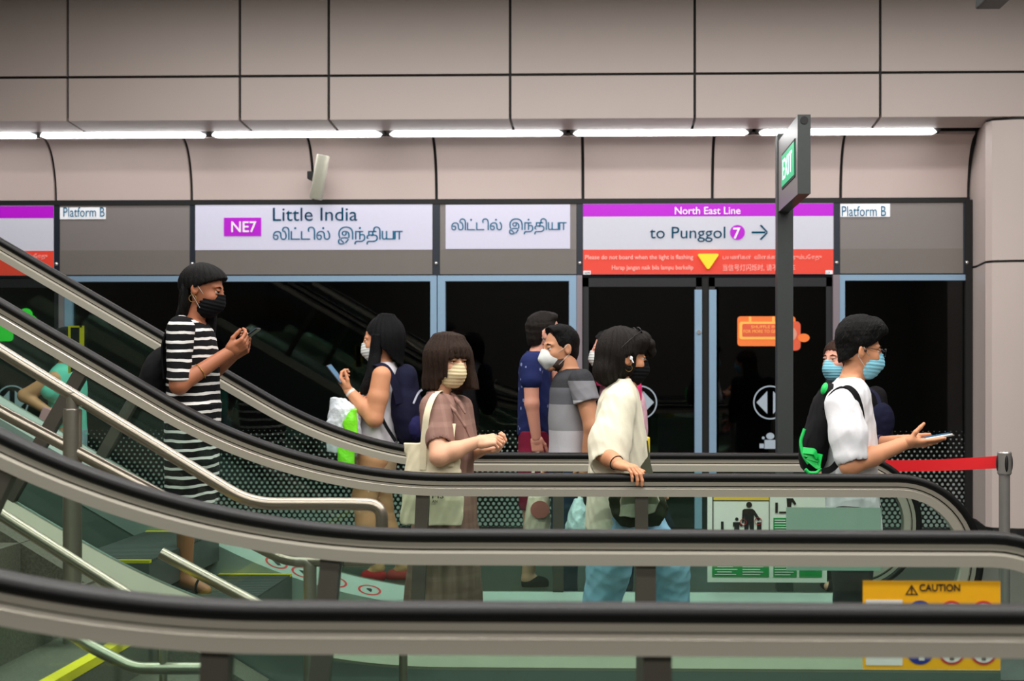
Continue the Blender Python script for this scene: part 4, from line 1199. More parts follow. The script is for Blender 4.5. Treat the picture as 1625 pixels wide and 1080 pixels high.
# ---- 1: woman in the striped dress on the far escalator
F = Fig('person in long black and white striped dress and black mask looking down at a phone', 6.3, 302, .305, SK_brown)
k = 2000 / 6.3
c1, R1, hs = F.p(322, 459), Ry(14), 1.06
F.limb([F.p(316, 482), F.p(304, 516)], [.050, .056]); 
dsec = [(506, 284, 322, .09), (512, 276, 328, .13), (524, 267, 337, .172), (560, 264, 344, .165), (600, 266, 346, .15), (640, 266, 347, .155), (690, 267, 345, .165), (730, 268, 344, .17)]
F.sf.loft(F.secs(dsec[1:], 0, .018), k=.02)
for s in (-1, 1): legs(F, [F.p(300, 690, s * .07), F.p(296, 800, s * .06), F.p(293, 918, s * .06)], [.07, .048, .036], F.p(327, 936, s * .06), (.038, .026))
E_ = F.p(284, 611, -.2); W_ = F.p(364, 558, -.07)
F.limb([F.p(286, 526, -.16), E_, W_], [.056, .043, .029]); 
E2, W2 = F.p(322, 606, .2), F.p(372, 562, .05)
F.limb([F.p(296, 526, .16), E2, W2], [.056, .042, .029])
F.body += head_parts(c1, R1, hs)
F.body.append(hand_part(W_, (.84, .16, .52), (.35, -.72, -.6), curl=(38, 48, 55, 60), thumb=(.8, .5, -.35), s=1))
F.body.append(hand_part(W2, (.86, -.2, .45), (.3, .75, -.6), curl=(40, 45, 50, 55), thumb=(.8, .5, -.35), s=-1))
F.finish(); eyes(F.root, c1, R1, hs, E_white, E_iris)
for s in (-1, 1):
    q = F.p(316, 931, s * .06); MB().tube([q + np.array((.004 * cos(a), .040 * cos(a), .036 * sin(a))) for a in np.linspace(0, 2 * pi, 21)[:-1]], .006, n=8, closed=True).build('sandal_strap', MK_black, F.root, True)
M_str = stripes('striped_jersey', .0455, .30, (225, 223, 220), (12, 12, 15), .02, -.35)
f = Field().loft(F.secs(dsec), k=.0); 
f.cap(F.p(296, 524, .155), F.p(318, 592, .195), .064, .055, k=.03)
f.loft(F.secs([(640, 266, 346, .15), (720, 267, 333, .14), (812, 266, 323, .135)], -.03), k=.02, p=2.6); f.loft(F.secs([(640, 270, 347, .15), (720, 275, 344, .13), (796, 278, 343, .12)], .05), k=.02, p=2.6)
f.folds(.004, (10, 16, 14), 3); f.ell(F.p(316, 496, -.01), (.062, .085, .068), k=.01, sub=True)
d_ = E_ - F.p(286, 523, -.155); f.cut(F.p(283, 598, -.195) + np.array((0, 0, -9)), (0, 0, -1))
F.part('dress', f, M_str, .0055)
f = Field().cap(F.p(287, 522, -.145), F.p(284, 600, -.195), .068, .056, k=0); f.cut(F.p(284, 602, -.2), (-.1, 0, -1)); f.folds(.004, (16, 16, 14), 4)
F.part('sleeve', f, stripes('striped_sleeve', .0455, .30, (225, 223, 220), (12, 12, 15), .036, -.5), .005)
hf = Field(); hf.ell(F.p(320, 450), (37 / k, .094, 34 / k), k=0); hf.ell(F.p(337, 446), (22 / k, .076, 17 / k), k=.04)
hf.cut(c1 + R1 @ np.array((.058, 0, .05)) * hs, R1 @ np.array((.55, 0, -.83))); hf.ell(F.p(322, 466, -.1), (.034, .045, .036), k=.01, sub=True)
hf.warp(strands(.0016, 22, F.p(318, 455), 1))
h2_ = Field().loft(F.secs([(438, 290, 322, .07), (462, 288, 314, .085), (485, 287, 310, .088), (503, 282, 304, .085), (530, 275, 292, .07)]), k=.02); h2_.warp(strands(.002, 16, F.p(300, 470), 2))
h3_ = Field().loft(F.secs([(470, 322, 345, .028, .07), (500, 320, 344, .03, .075), (530, 322, 342, .03, .08), (556, 328, 338, .02, .085)]), k=.02); h3_.warp(strands(.0016, 14, F.p(330, 500, .12), 4))
F.part('hair', [hf, h2_, h3_], H_black, .0045)
lashes(F.root, c1, R1, hs, H_black); MB().tube([c1 + R1 @ (np.array(q) * hs) for q in ((.089, -.016, .026), (.087, -.033, .031), (.076, -.05, .025))], [.0025, .003, .0012], n=6).build('eyebrow', H_black, F.root, True)
mesh_obj('face_mask', [surgical(c1, R1, hs)], MK_black, F.root); loops(F.root, c1, R1, hs, M_loop)
ep = c1 + R1 @ np.array((-.008, -.088, -.05)) * hs
MB().tube([ep + .018 * np.array((cos(a), 0, sin(a))) for a in np.linspace(0, 2 * pi, 25)[:-1]], .0016, n=6, closed=True).build('hoop_earring', M_gold, F.root, True)
q = E_ + (W_ - E_) * .42; ax = (W_ - E_) / np.linalg.norm(W_ - E_); u = np.cross(ax, (0, 1, 0)); u /= np.linalg.norm(u); w = np.cross(ax, u)
MB().tube([q + .040 * (cos(a) * u + sin(a) * w) for a in np.linspace(0, 2 * pi, 25)[:-1]], .0022, n=6, closed=True).build('bangle', M_gold, F.root, True)
def phone(label, c, ldir, ndir, mat, L=.15, W=.074, T=.009):
    R = basis(ldir, ndir); r = thing('phone', label, 'phone', c - np.array((0, 0, .02)))
    f = Field().box(c, (L / 2, W / 2, T / 2), R, .004, 0); mesh_obj('body', [f.mesh(.003, .01)], mat, r)
    MB().obox(c + R @ np.array((0, 0, T / 2 + .0004)), R, L / 2 - .006, W / 2 - .005, .0006).build('screen', M_screen, r)
    return r
phone('black phone held in both hands by the striped dress woman', F.p(392, 535, -.01), (.80, 0, .60), (-.6, 0, .8), M_blackplastic)
bpk = thing('backpack', 'black backpack on the striped dress woman behind the handrail', 'backpack', F.p(252, 650))
f = Field(); f.ell(F.p(252, 595, 0), (25 / k, .14, 48 / k), Ry(18), k=0); f.ell(F.p(243, 622, 0), (22 / k, .12, 28 / k), Ry(20), k=.05); f.folds(.005, (20, 20, 20), 5)
mesh_obj('pack', [f.mesh(.007)], cloth('backpack_black', (16, 16, 18)), bpk)
strap('shoulder_strap', [F.p(262, 600, -.13), F.p(258, 545, -.15), F.p(272, 512, -.15), F.p(290, 508, -.12)], .045, .008, MK_black, bpk)

# ---- 2: woman in the white tank top, facing left
F = Fig('person in white sleeveless top with long black hair and navy backpack looking at a phone', 8.35, 600, 0, SK_warm)
k = 2000 / 8.35; c, R, hs = F.p(604, 540), Rz(180) @ Ry(8), 1.15
F.limb([F.p(606, 560), F.p(612, 586)], [.05, .056])
ts = [(574, 600, 626, .07), (584, 588, 632, .13), (605, 578, 632, .15), (640, 572, 630, .145), (680, 566, 628, .145), (730, 560, 630, .16)]
F.sf.loft(F.secs(ts, 0, .015), k=.02)
S_, E_, W_ = F.p(606, 596, -.165), F.p(594, 664, -.2), F.p(553, 619, -.15)
F.limb([S_, (S_ + E_) / 2, E_, (E_ * .6 + W_ * .4), W_], [.064, .065, .055, .05, .032])
F.limb([F.p(600, 596, .165), F.p(580, 668, .14), F.p(560, 652, -.12)], [.056, .046, .03])
legs(F, [F.p(592, 730, -.085), F.p(578, 790, -.09), F.p(582, 830, -.09), F.p(600, 900, -.09)], [.104, .078, .07, .039], F.p(580, 917, -.09), (.04, .03))
legs(F, [F.p(600, 730, .085), F.p(606, 800, .08), F.p(616, 840, .08), F.p(640, 898, .08)], [.1, .07, .063, .039], F.p(622, 915, .08), (.04, .03))
F.body += head_parts(c, R, hs)
F.body.append(hand_part(W_, (-.62, .05, .78), (-.62, -.5, -.6), curl=(42, 50, 55, 60), thumb=(.75, .5, -.35), s=-1, sc=1.05))
F.body.append(hand_part(F.p(560, 652, -.14), (.75, -.35, .55), (-.3, -.9, .1), curl=(40, 40, 45, 45), thumb=(.6, .7, -.2), s=1))
F.finish(); eyes(F.root, c, R, hs, E_white, E_iris)
f = Field().loft(F.secs(ts), k=0); f.ell(F.p(604, 584, 0), (.06, .075, .05), k=.02, sub=True)
for s in (-1, 1): f.ell(F.p(606, 596, s * .19), (.06, .05, .075), k=.02, sub=True)
f.folds(.004, (14, 14, 8), 8); F.part('tank_top', f, cloth('white_jersey', (226, 222, 228)), .0055)
f = Field().loft(F.secs([(722, 560, 630, .165), (745, 555, 628, .17), (752, 553, 628, .17)]), k=0); F.part('shorts', f, cloth('beige_shorts', (200, 160, 130)), .006)
hf = Field(); hf.ell(F.p(611, 534), (31 / k, .1, 34 / k), k=0); hf.loft(F.secs([(502, 608, 622, .03), (514, 600, 631, .06), (530, 594, 636, .085), (552, 590, 639, .1), (580, 590, 640, .1), (604, 592, 644, .085)]), k=.07)
hf.cut(c + R @ np.array((.064, 0, .06)) * hs, R @ np.array((.8, 0, -.6))); hf.warp(strands(.002, 20, F.p(612, 540), 5))
h2_ = Field().loft(F.secs([(530, 590, 606, .03, -.085), (560, 586, 606, .03, -.09), (590, 581, 602, .03, -.12), (612, 573, 592, .025, -.135), (626, 572, 582, .02, -.13)]), k=0); h2_.warp(strands(.0015, 12, F.p(600, 570, -.05), 6))
F.part('hair', [hf, h2_], H_blue, .0055)
mesh_obj('face_mask', [surgical(c, R, hs)], MK_white, F.root); loops(F.root, c, R, hs, M_loop, (1,))
shoe(F, 'red_shoe', F.p(602, 913, -.09), F.p(581, 916, -.09), cloth('red_canvas', (178, 36, 44))); shoe(F, 'red_shoe', F.p(642, 911, .08), F.p(621, 915, .08), cloth('red_canvas_far', (178, 60, 60)))
q = E_ + (W_ - E_) * .88; ax = (W_ - E_) / np.linalg.norm(W_ - E_)
MB().tube([q - ax * .014, q + ax * .014], .036, n=18).build('watch', pm('watch_white', (226, 222, 214), .4), F.root, True)
phone('blue-lit phone held up by the woman in the white sleeveless top', F.p(532, 593, -.165), (-.62, .0, .78), (.78, -.25, .6), M_blackplastic)
bpk = thing('backpack', 'navy backpack worn by the woman in the white sleeveless top', 'backpack', F.p(645, 706))
f = Field(); f.ell(F.p(645, 650), (26 / k, .15, 58 / k), Ry(-6), k=0); f.ell(F.p(652, 672), (21 / k, .13, 36 / k), k=.04); f.ell(F.p(644, 600), (18 / k, .11, 22 / k), k=.05); f.folds(.006, (18, 18, 14), 6)
M_navy = cloth('backpack_navy', (24, 25, 48)); mesh_obj('pack', [f.mesh(.007)], M_navy, bpk)
f = Field(); f.ell(F.p(657, 674, -.02), (18 / k, .12, 28 / k), Ry(-8), k=0); f.folds(.004, (22, 22, 18), 16); mesh_obj('pocket', [f.mesh(.006)], cloth('pocket_violet', (40, 38, 84)), bpk)
strap('shoulder_strap', [F.p(634, 640, -.15), F.p(626, 605, -.17), F.p(612, 582, -.175), F.p(598, 577, -.14), F.p(592, 582, -.1)], .05, .008, M_navy, bpk, (1, .4, .3))
strap('lower_strap', [F.p(628, 700, -.16), F.p(610, 672, -.17), F.p(601, 650, -.16)], .022, .005, MK_black, bpk, (1, .3, .3))
strap('grey_trim', [F.p(656, 640, -.15), F.p(664, 622, -.13), F.p(670, 618, -.08)], .012, .004, pm('reflective_trim', (170, 172, 190), .4), bpk, (0, .3, 1))
M_plas = pm('plastic_film_white', (214, 220, 226), .35, var=.1, scale=20, bump=.5, bscale=40, sss=.0)
bg_ = thing('plastic_bag', 'white thin plastic bag hanging from the arm of the white top woman', 'bag', F.p(545, 712, -.2), 'carrier bags')
f = Field().loft(F.secs([(632, 526, 548, .02), (646, 522, 566, .05), (680, 518, 574, .07), (716, 520, 574, .07)], -.2), k=0); f.folds(.009, (26, 26, 16), 12); mesh_obj('bag', [f.mesh(.006)], M_plas, bg_)
bg_ = thing('plastic_bag', 'lime green bag hanging beside the white plastic bag behind the handrail', 'bag', F.p(550, 740, -.29), 'carrier bags')
f = Field().loft(F.secs([(648, 558, 566, .015), (668, 545, 567, .025), (700, 540, 567, .03), (742, 534, 562, .03)], -.295), k=0); f.folds(.006, (26, 26, 16), 13); mesh_obj('bag', [f.mesh(.005)], pm('lime_film', (128, 236, 40), .4, bump=.3, bscale=60), bg_)

# ---- 3: woman in the brown dress with the tote bag
F = Fig('person in brown checked dress and cream mask with canvas tote bag, looking at the camera', 6.25, 705, 0, SK_fair)
k = 320; c, R, hs = F.p(712, 572), Rz(-47) @ Ry(6), 1.03
F.limb([F.p(706, 596, .0), F.p(696, 630, .01)], [.046, .054])
ds = [(620, 682, 712, .06), (630, 672, 732, .13), (648, 667, 742, .165), (680, 668, 749, .165), (706, 671, 757, .16), (740, 670, 750, .155), (790, 662, 755, .17), (860, 652, 759, .185), (960, 643, 763, .20), (1024, 640, 764, .20)]
F.sf.loft(F.secs(ds[1:6], 0, .02), k=.02)
S_, E_, W_ = F.p(690, 648, -.17), F.p(697, 724, -.29), F.p(757, 701, -.24)
F.limb([S_, E_, (E_ * .62 + W_ * .38), W_], [.052, .044, .043, .028])
W2 = F.p(768, 712, -.1); F.limb([F.p(728, 648, .12), F.p(742, 722, .1), W2], [.05, .042, .027])
for s in (-1, 1): legs(F, [F.p(700, 760, s * .09), F.p(700, 900, s * .08), F.p(698, 1016, s * .08)], [.085, .06, .036], F.p(735, 1028, s * .09 - .03), (.036, .026))
F.body += head_parts(c, R, hs, .0032)
F.body.append(hand_part(W_, (.96, .2, .12), (.1, -.62, .78), curl=(38, 46, 52, 58), thumb=(.8, .35, -.6), s=1, sc=1.0))
F.body.append(hand_part(W2, (.97, -.1, .1), (.1, .4, -.9), curl=(45, 50, 52, 55), thumb=(.85, .4, -.5), s=-1, sc=.95))
F.finish(); eyes(F.root, c, R, hs, E_white, E_iris)
m, t, b = newmat('brown_check')
tc = t.new('ShaderNodeTexCoord'); s_ = t.new('ShaderNodeSeparateXYZ'); t.l.new(tc.outputs['Object'], s_.inputs[0])
nz = t.new('ShaderNodeTexNoise'); nz.inputs['Scale'].default_value = 30; t.l.new(tc.outputs['Object'], nz.inputs['Vector'])
w1 = t.math('GREATER_THAN', t.math('FRACT', t.math('MULTIPLY', t.math('ADD', s_.outputs[0], t.math('MULTIPLY', s_.outputs[1], .5)), 13)), .72)
w2_ = t.math('GREATER_THAN', t.math('FRACT', t.math('MULTIPLY', s_.outputs[2], 12)), .72)
fac = t.math('ADD', t.math('MULTIPLY', t.math('ADD', w1, w2_), .28), t.math('MULTIPLY', nz.outputs['Fac'], .35))
t.l.new(t.mix(fac, lin((132, 100, 91)), lin((158, 126, 114))), b.inputs['Base Color']); b.inputs['Roughness'].default_value = .85; b.inputs['Specular IOR Level'].default_value = .2
M_brown = m
f = Field().loft(F.secs(ds), k=0); f.cap(F.p(690, 646, -.15), F.p(697, 698, -.235), .072, .074, k=.035); f.cap(F.p(728, 648, .12), F.p(738, 700, .12), .07, .07, k=.035)
zw = PZ(750, 6.25)
f.warp(lambda x, y, z: np.clip((zw - z) * 3, 0, 1) * .009 * np.sin(np.arctan2(y - 6.25, x - F.base[0]) * 17 + 2 * np.sin(z * 3)))
f.folds(.004, (16, 16, 12), 21); f.ell(F.p(706, 618, -.02), (.05, .06, .05), k=.01, sub=True)
ad = (F.p(697, 710, -.26) - S_); ad /= np.linalg.norm(ad)
f.cap(F.p(697, 700, -.24), F.p(700, 735, -.32), .058, .066, k=.0, sub=True)
F.part('dress', f, M_brown, .0055)
f = Field()
f.path([F.p(686, 622, -.06), F.p(706, 636, -.135), F.p(722, 652, -.16), F.p(738, 676, -.165), F.p(748, 700, -.15)], [.009, .009, .008, .006, .004], .01); f.path([F.p(716, 624, .0), F.p(728, 638, -.11), F.p(738, 655, -.13)], [.008, .010, .006], .01)
F.part('collar', f, M_brown, .0045)
hf = Field(); T = lambda q: c + R @ (np.array(q) * hs)
hf.ell(T((-.016, 0, .036)), (.112 * hs, .1 * hs, .100 * hs), R, k=0)
hf.loft(F.secs([(540, 700, 728, .04, .01), (547, 690, 736, .07, .015), (556, 681, 743, .1, .02), (568, 677, 747, .112, .02), (580, 674, 751, .115, .02), (600, 670, 757, .12, .02), (617, 671, 759, .115, .02)]), k=.07)
hf.box(T((.13, 0, -.075)), (.085, .060, .098), R, .03, k=.015, sub=True)
hf.ell(F.p(707, 620, -.09), (.042, .09, .062), k=.015, sub=True)
hf.warp(strands(.0028, 22, c, 9))
bf = Field(); bf.ell(T((.064, 0, .054)), (.042, .066, .044), R, k=0); bf.cut(T((.1, 0, .023)), R @ np.array((-.2, 0, -1.0))); bf.warp(strands(.003, 26, T((.0, 0, .05)), 3))
F.part('hair', [hf, bf], H_brown, .0042)
for s in (-1, 1):
    MB().tube([T((.0872, s * .018, .0070)), T((.0895, s * .031, .0078)), T((.083, s * .046, .0062))], .0016, n=6).build('eyelash', H_black, F.root, True)
mesh_obj('face_mask', [surgical(c, R, hs)], MK_cream, F.root); loops(F.root, c, R, hs, M_loop)
tb = thing('tote_bag', 'cream canvas tote bag with black lettering on the shoulder of the brown dress woman', 'bag', F.p(680, 830, -.22))
M_canvas = cloth('cream_canvas', (226, 216, 186))
f = Field(); v_ = F.secs([(702, 640, 722, .012), (730, 640, 726, .03), (780, 637, 729, .04), (832, 633, 729, .022)], -.225); f.loft(v_, k=0, p=3.5); f.folds(.004, (24, 10, 10), 31)
mesh_obj('bag', [f.mesh(.005)], M_canvas, tb)
for a, dyy in ((671, -.25),):
    strap('strap', [F.p(a, 745, -.262), F.p(a + 1, 702, -.268), F.p(677, 655, -.275), F.p(686, 630, -.228), F.p(697, 619, -.13), F.p(700, 624, -.02), F.p(690, 640, .02)], .03, .004, M_canvas, tb, (1, 0, .15))
strap('strap', [F.p(716, 740, -.262), F.p(716, 700, -.245), F.p(719, 672, -.2)], .026, .004, M_canvas, tb, (1, 0, .1))
text_part('MS', (686, 782, 704, 790.5), 6.25 - .272, M_btext, tb); text_part('AN', (686, 793, 694, 797), 6.25 - .272, M_btext, tb)

# ---- 4: man in the navy T-shirt
F = Fig('person in navy patterned T-shirt and maroon shorts with glasses, turned to the right', 8.25, 845, 0, SK_pink)
k = 2000 / 8.25; c, R, hs = F.p(864, 530), Rz(14) @ Ry(4), 1.13
F.limb([F.p(858, 548), F.p(850, 574)], [.056, .062])
ts = [(556, 838, 864, .07), (564, 828, 872, .16), (585, 823, 874, .19), (630, 822, 872, .175), (690, 821, 873, .17)]
F.sf.loft(F.secs(ts, 0, .028), k=.02)
S_, E_, W_ = F.p(842, 578, -.19), F.p(844, 640, -.22), F.p(851, 694, -.2)
F.limb([S_, E_, W_], [.055, .045, .031]); F.limb([F.p(858, 578, .19), F.p(888, 636, .2), F.p(880, 600, .05)], [.055, .044, .03])
for s in (-1, 1): legs(F, [F.p(848, 715, s * .085), F.p(845, 810, s * .09), F.p(838, 918, s * .09)], [.07, .058, .04], F.p(862, 924, s * .09), (.04, .03))
F.body += head_parts(c, R, hs, fem=False)
F.body.append(hand_part(W_, (.1, .05, -1), (-.1, -1, 0), curl=(30, 35, 40, 45), s=1, thumb=(.8, .5, -.3))); F.body.append(hand_part(F.p(880, 600, .05), (0, -.2, 1), (1, 0, 0), s=-1, curl=(40, 40, 40, 40)))
F.finish(); eyes(F.root, c, R, hs, E_white, E_iris)
f = Field().loft(F.secs(ts), k=0); f.cap(F.p(843, 577, -.18), F.p(843, 603, -.205), .076, .074, k=.03); f.cap(F.p(857, 576, .18), F.p(870, 606, .2), .072, .072, k=.03); f.folds(.005, (14, 14, 10), 41); f.ell(F.p(856, 552), (.06, .07, .035), k=.01, sub=True)
m, t, b = newmat('navy_print'); vo = t.new('ShaderNodeTexVoronoi'); vo.inputs['Scale'].default_value = 16; tc = t.new('ShaderNodeTexCoord'); t.l.new(tc.outputs['Object'], vo.inputs['Vector'])
t.l.new(t.mix(t.math('LESS_THAN', vo.outputs['Distance'], .19), lin((30, 40, 88)), lin((128, 140, 188))), b.inputs['Base Color']); b.inputs['Roughness'].default_value = .85; b.inputs['Specular IOR Level'].default_value = .2
F.part('t_shirt', f, m, .006)
f = Field().loft(F.secs([(682, 823, 873, .175), (720, 822, 873, .18), (745, 822, 872, .18)]), k=0); f.path([F.p(848, 730, -.09), F.p(845, 800, -.09)], [.1, .09], .03); f.path([F.p(848, 730, .09), F.p(848, 800, .09)], [.1, .09], .03); f.cut(F.p(845, 805), (0, 0, -1)); F.part('shorts', f, cloth('maroon', (122, 30, 56)), .006)
for s in (-1, 1): shoe(F, 'shoe', F.p(838, 925, s * .09), F.p(862, 926, s * .09), MK_black, .045, .006)
def short_hair(F, c, R, hs, mat, top=.0, seed=1, side=.006):
    hf = Field(); T = lambda q: c + R @ (np.array(q) * hs)
    hf.ell(T((-.018, 0, .040)), ((.098) * hs, (.076 + side) * hs, (.088 + top) * hs), R, k=0); hf.ell(T((.03, 0, .098 + top * .6)), (.058 * hs, .062 * hs, (.026 + top * .4) * hs), R, k=.03)
    hf.ell(T((-.05, 0, -.02)), (.055 * hs, .064 * hs, .07 * hs), R, k=.02)
    hf.cut(T((.052, 0, .07)), R @ np.array((.95, 0, -.32))); hf.cut(T((-.07, 0, -.072)), R @ np.array((.25, 0, -1)))
    for s in (-1, 1):
        hf.ell(T((-.008, s * .09, -.012)), (.026 * hs, .03 * hs, .036 * hs), R, k=.008, sub=True); hf.ell(T((.055, s * .075, -.03)), (.05 * hs, .04 * hs, .055 * hs), R, k=.008, sub=True)
    hf.folds(.0024, (110, 110, 110), seed); return hf, T
def brows(F, T, mat):
    for s in (-1, 1): MB().tube([T((.088, s * .014, .026)), T((.087, s * .032, .031)), T((.076, s * .048, .026))], [.003, .004, .002], n=6).build('eyebrow', mat, F.root, True)
hf, T = short_hair(F, c, R, hs, H_brown2, .004, 1); F.part('hair', hf, H_brown2, .005); brows(F, T, H_brown2)
def glasses(F, T, mat):
    o = MB()
    for s in (-1, 1):
        o.tube([T((.112 - .012 * abs(cos(a)) * .5, s * .033 + .024 * cos(a), .004 + .018 * sin(a))) for a in np.linspace(0, 2 * pi, 21)[:-1]], .0017, n=6, closed=True)
        o.tube([T((.098, s * .058, .012)), T((.05, s * .074, .014)), T((-.012, s * .08, .020)), T((-.028, s * .08, .006))], .0018, n=6)
    o.tube([T((.112, -.009, .008)), T((.116, 0, .01)), T((.112, .009, .008))], .0016, n=6); o.build('glasses', mat, F.root, True, 60)
glasses(F, T, M_blackplastic); mesh_obj('face_mask', [surgical(c, R, hs)], MK_white, F.root); loops(F.root, c, R, hs, M_loop)
pbg = thing('plastic_bag', 'pink and cream printed carrier bag hanging by the navy shirt man behind the glass', 'bag', F.p(850, 838, -.26), 'carrier bags')
f = Field().loft(F.secs([(786, 836, 870, .03), (810, 834, 873, .05), (842, 832, 874, .05)], -.27), k=0, p=3); f.folds(.005, (24, 14, 16), 51); mesh_obj('bag', [f.mesh(.006)], pm('cream_film', (226, 204, 186), .45, bump=.3), pbg)
MB().disc(PX(857, 7.93), PZ(808, 7.93), .06, 7.915, 7.925, 0, 24, .055).build('printed_patch', pm('rose_print', (196, 110, 104), .5), pbg)
strap('handle', [F.p(842, 788, -.27), F.p(848, 730, -.23), F.p(853, 715, -.2), F.p(858, 730, -.23), F.p(866, 788, -.27)], .02, .002, pm('cream_film_handle', (226, 204, 186), .45), pbg, (1, 0, .1))

# ---- 5: man in the banded T-shirt and white respirator
F = Fig('person in black, grey and white banded T-shirt with white respirator mask, facing left', 7.65, 905, 0, SK_olive)
k = 2000 / 7.65; c, R, hs = F.p(889, 553), Rz(207) @ Ry(4), 1.1
F.limb([F.p(898, 572), F.p(906, 600)], [.06, .066])
ts = [(586, 892, 924, .075), (596, 880, 934, .16), (618, 872, 941, .19), (660, 870, 940, .185), (716, 870, 937, .175), (745, 871, 936, .175)]
F.sf.loft(F.secs(ts, 0, .015), k=.02)
S_, E_, W_ = F.p(924, 612, -.19), F.p(940, 676, -.22), F.p(930, 738, -.18)
F.limb([S_, E_, W_], [.06, .05, .032]); F.limb([F.p(890, 612, .17), F.p(888, 676, .2), F.p(880, 735, .15)], [.058, .048, .032])
for s in (-1, 1): legs(F, [F.p(902 , 750, s * .09), F.p(898, 850, s * .09), F.p(900, 945, s * .09)], [.085, .06, .04], F.p(876, 950, s * .09), (.04, .03))
F.body += head_parts(c, R, hs, fem=False)
F.body.append(hand_part(W_, (-.1, 0, -1), (.4, -.9, 0), s=-1, curl=(40, 45, 50, 55))); F.body.append(hand_part(F.p(880, 735, .15), (0, 0, -1), (.3, .9, 0), s=1, curl=(40, 45, 50, 55)))
F.finish(); eyes(F.root, c, R, hs, E_white, E_iris)
zz = lambda py: PZ(py, 7.65)
f = Field().loft(F.secs(ts), k=0); f.folds(.005, (14, 14, 9), 61); f.ell(F.p(900, 580, -.01), (.065, .075, .045), k=.01, sub=True)
F.part('t_shirt', f, bands('banded_jersey', [zz(614), zz(640), zz(681)], [(26, 27, 33), (92, 93, 100), (150, 150, 154), (208, 206, 212)]), .0055)
f = Field().cap(F.p(922, 606, -.165), F.p(931, 636, -.205), .078, .078, k=0); f.cut(F.p(930, 637, -.2), F.p(940, 676, -.22) - S_); f.folds(.004, (18, 18, 12), 62)
F.part('sleeve', f, bands('banded_sleeve', [zz(603), zz(633)], [(26, 27, 33), (120, 120, 125), (200, 200, 204)]), .005)
M_jean = cloth('dark_denim', (38, 48, 70))
f = Field().loft(F.secs([(722, 872, 935, .17), (760, 871, 934, .18)]), k=0); 
for s in (-1, 1): f.path([F.p(902, 750, s * .09), F.p(896, 850, s * .09), F.p(898, 940, s * .09)], [.105, .085, .07], .03)
f.folds(.005, (16, 16, 14), 63); F.part('jeans', f, M_jean, .006)
for s in (-1, 1): shoe(F, 'shoe', F.p(900, 950, s * .09), F.p(872, 951, s * .09), MK_white, .046, .006)
hf, T = short_hair(F, c, R, hs, H_black, .006, 2); F.part('hair', hf, H_black, .0048); brows(F, T, H_black)
bf = Field(); bf.ell(T((.02, 0, -.07)), (.066 * hs, .062 * hs, .052 * hs), R, k=0); bf.cut(T((0, 0, -.045)), R @ np.array((-.35, 0, 1))); bf.cut(T((-.008, 0, -.05)), R @ np.array((-1, 0, .3)))
bf.folds(.002, (160, 160, 160), 5); F.part('beard', bf, pm('stubble', (60, 44, 38), .8, var=.3, scale=200), .0045)
mf = Field(); mf.ell((.052, 0, -.05), (.070, .056, .054), k=0); mf.cap((.104, 0, -.008), (.118, 0, -.05), .012, .008, k=.03); mf.cap((.118, 0, -.05), (.09, 0, -.098), .008, .01, k=.03); mf.cut((.036, 0, -.05), (-1, 0, .25)); mf.cut((.1, 0, .004), (-.3, 0, 1))
mesh_obj('face_mask', [xf(mf, c, R, hs, .0035)], MK_white, F.root); loops(F.root, c, R, hs, M_loop, (-1, 1), .045)
pbg = thing('plastic_bag', 'pale blue-white crumpled plastic bag beside the dark jeans behind the glass', 'bag', F.p(910, 860, -.25), 'carrier bags')
f = Field().loft(F.secs([(792, 912, 922, .02), (806, 904, 928, .05), (835, 894, 932, .08), (870, 892, 934, .08)], -.3), k=0); f.folds(.012, (26, 26, 22), 71); mesh_obj('bag', [f.mesh(.006)], pm('film_blue_white', (196, 214, 222), .4, bump=.4, bscale=50), pbg)
strap('handle', [F.p(916, 800, -.3), F.p(926, 765, -.22), F.p(930, 748, -.18)], .016, .002, MK_white, pbg, (1, 0, .1))
# ---- 6: woman in the cream top with her hand on the handrail
F = Fig('person in loose cream top and blue jeans with black mask, hand resting on the handrail', 6.05, 985, 0, SK_warm)
k = 2000 / 6.05; c, R, hs = F.p(993, 569), Rz(14) @ Ry(3), .99
T = lambda q: c + R @ (np.array(q) * hs)
F.limb([F.p(997, 596), F.p(992, 628)], [.046, .055])
ts = [(602, 980, 1004, .06), (611, 966, 1008, .12), (626, 952, 1014, .16), (660, 945, 1021, .18), (700, 939, 1027, .185), (748, 933, 1029, .19), (800, 930, 1014, .19), (838, 927, 1010, .19)]
F.sf.loft(F.secs(ts[:6], 0, .03), k=.02)
S_, E_, W_ = F.p(984, 642, -.17), F.p(954, 714, -.26), F.p(981, 736, -.37)
F.limb([S_, E_, (E_ + W_) / 2, W_], [.05, .044, .042, .029])
F.limb([F.p(990, 642, .16), F.p(1000, 720, .2), F.p(1030, 770, .1)], [.05, .043, .029])
legs(F, [F.p(985, 810, -.085), F.p(966, 905, -.09), F.p(932, 1040, -.09)], [.075, .06, .045], F.p(968, 1048, -.09), (.04, .03))
legs(F, [F.p(1008, 810, .08), F.p(1062, 905, .08), F.p(1062, 1040, .08)], [.075, .062, .045], F.p(1096, 1048, .08), (.04, .03))
F.body += head_parts(c, R, hs)
F.body.append(hand_part(W_, (.76, -.62, -.17), (.12, -.12, .98), curl=(26, 30, 32, 30), thumb=(.8, .6, -.12), s=1, sc=.98, spread=1.6))
F.body.append(hand_part(F.p(1030, 770, .1), (.6, -.3, -.7), (.2, .9, -.2), curl=(50, 55, 55, 60), s=-1))
F.finish(); eyes(F.root, c, R, hs, E_white, E_iris)
M_cream = cloth('cream_cotton', (228, 222, 200))
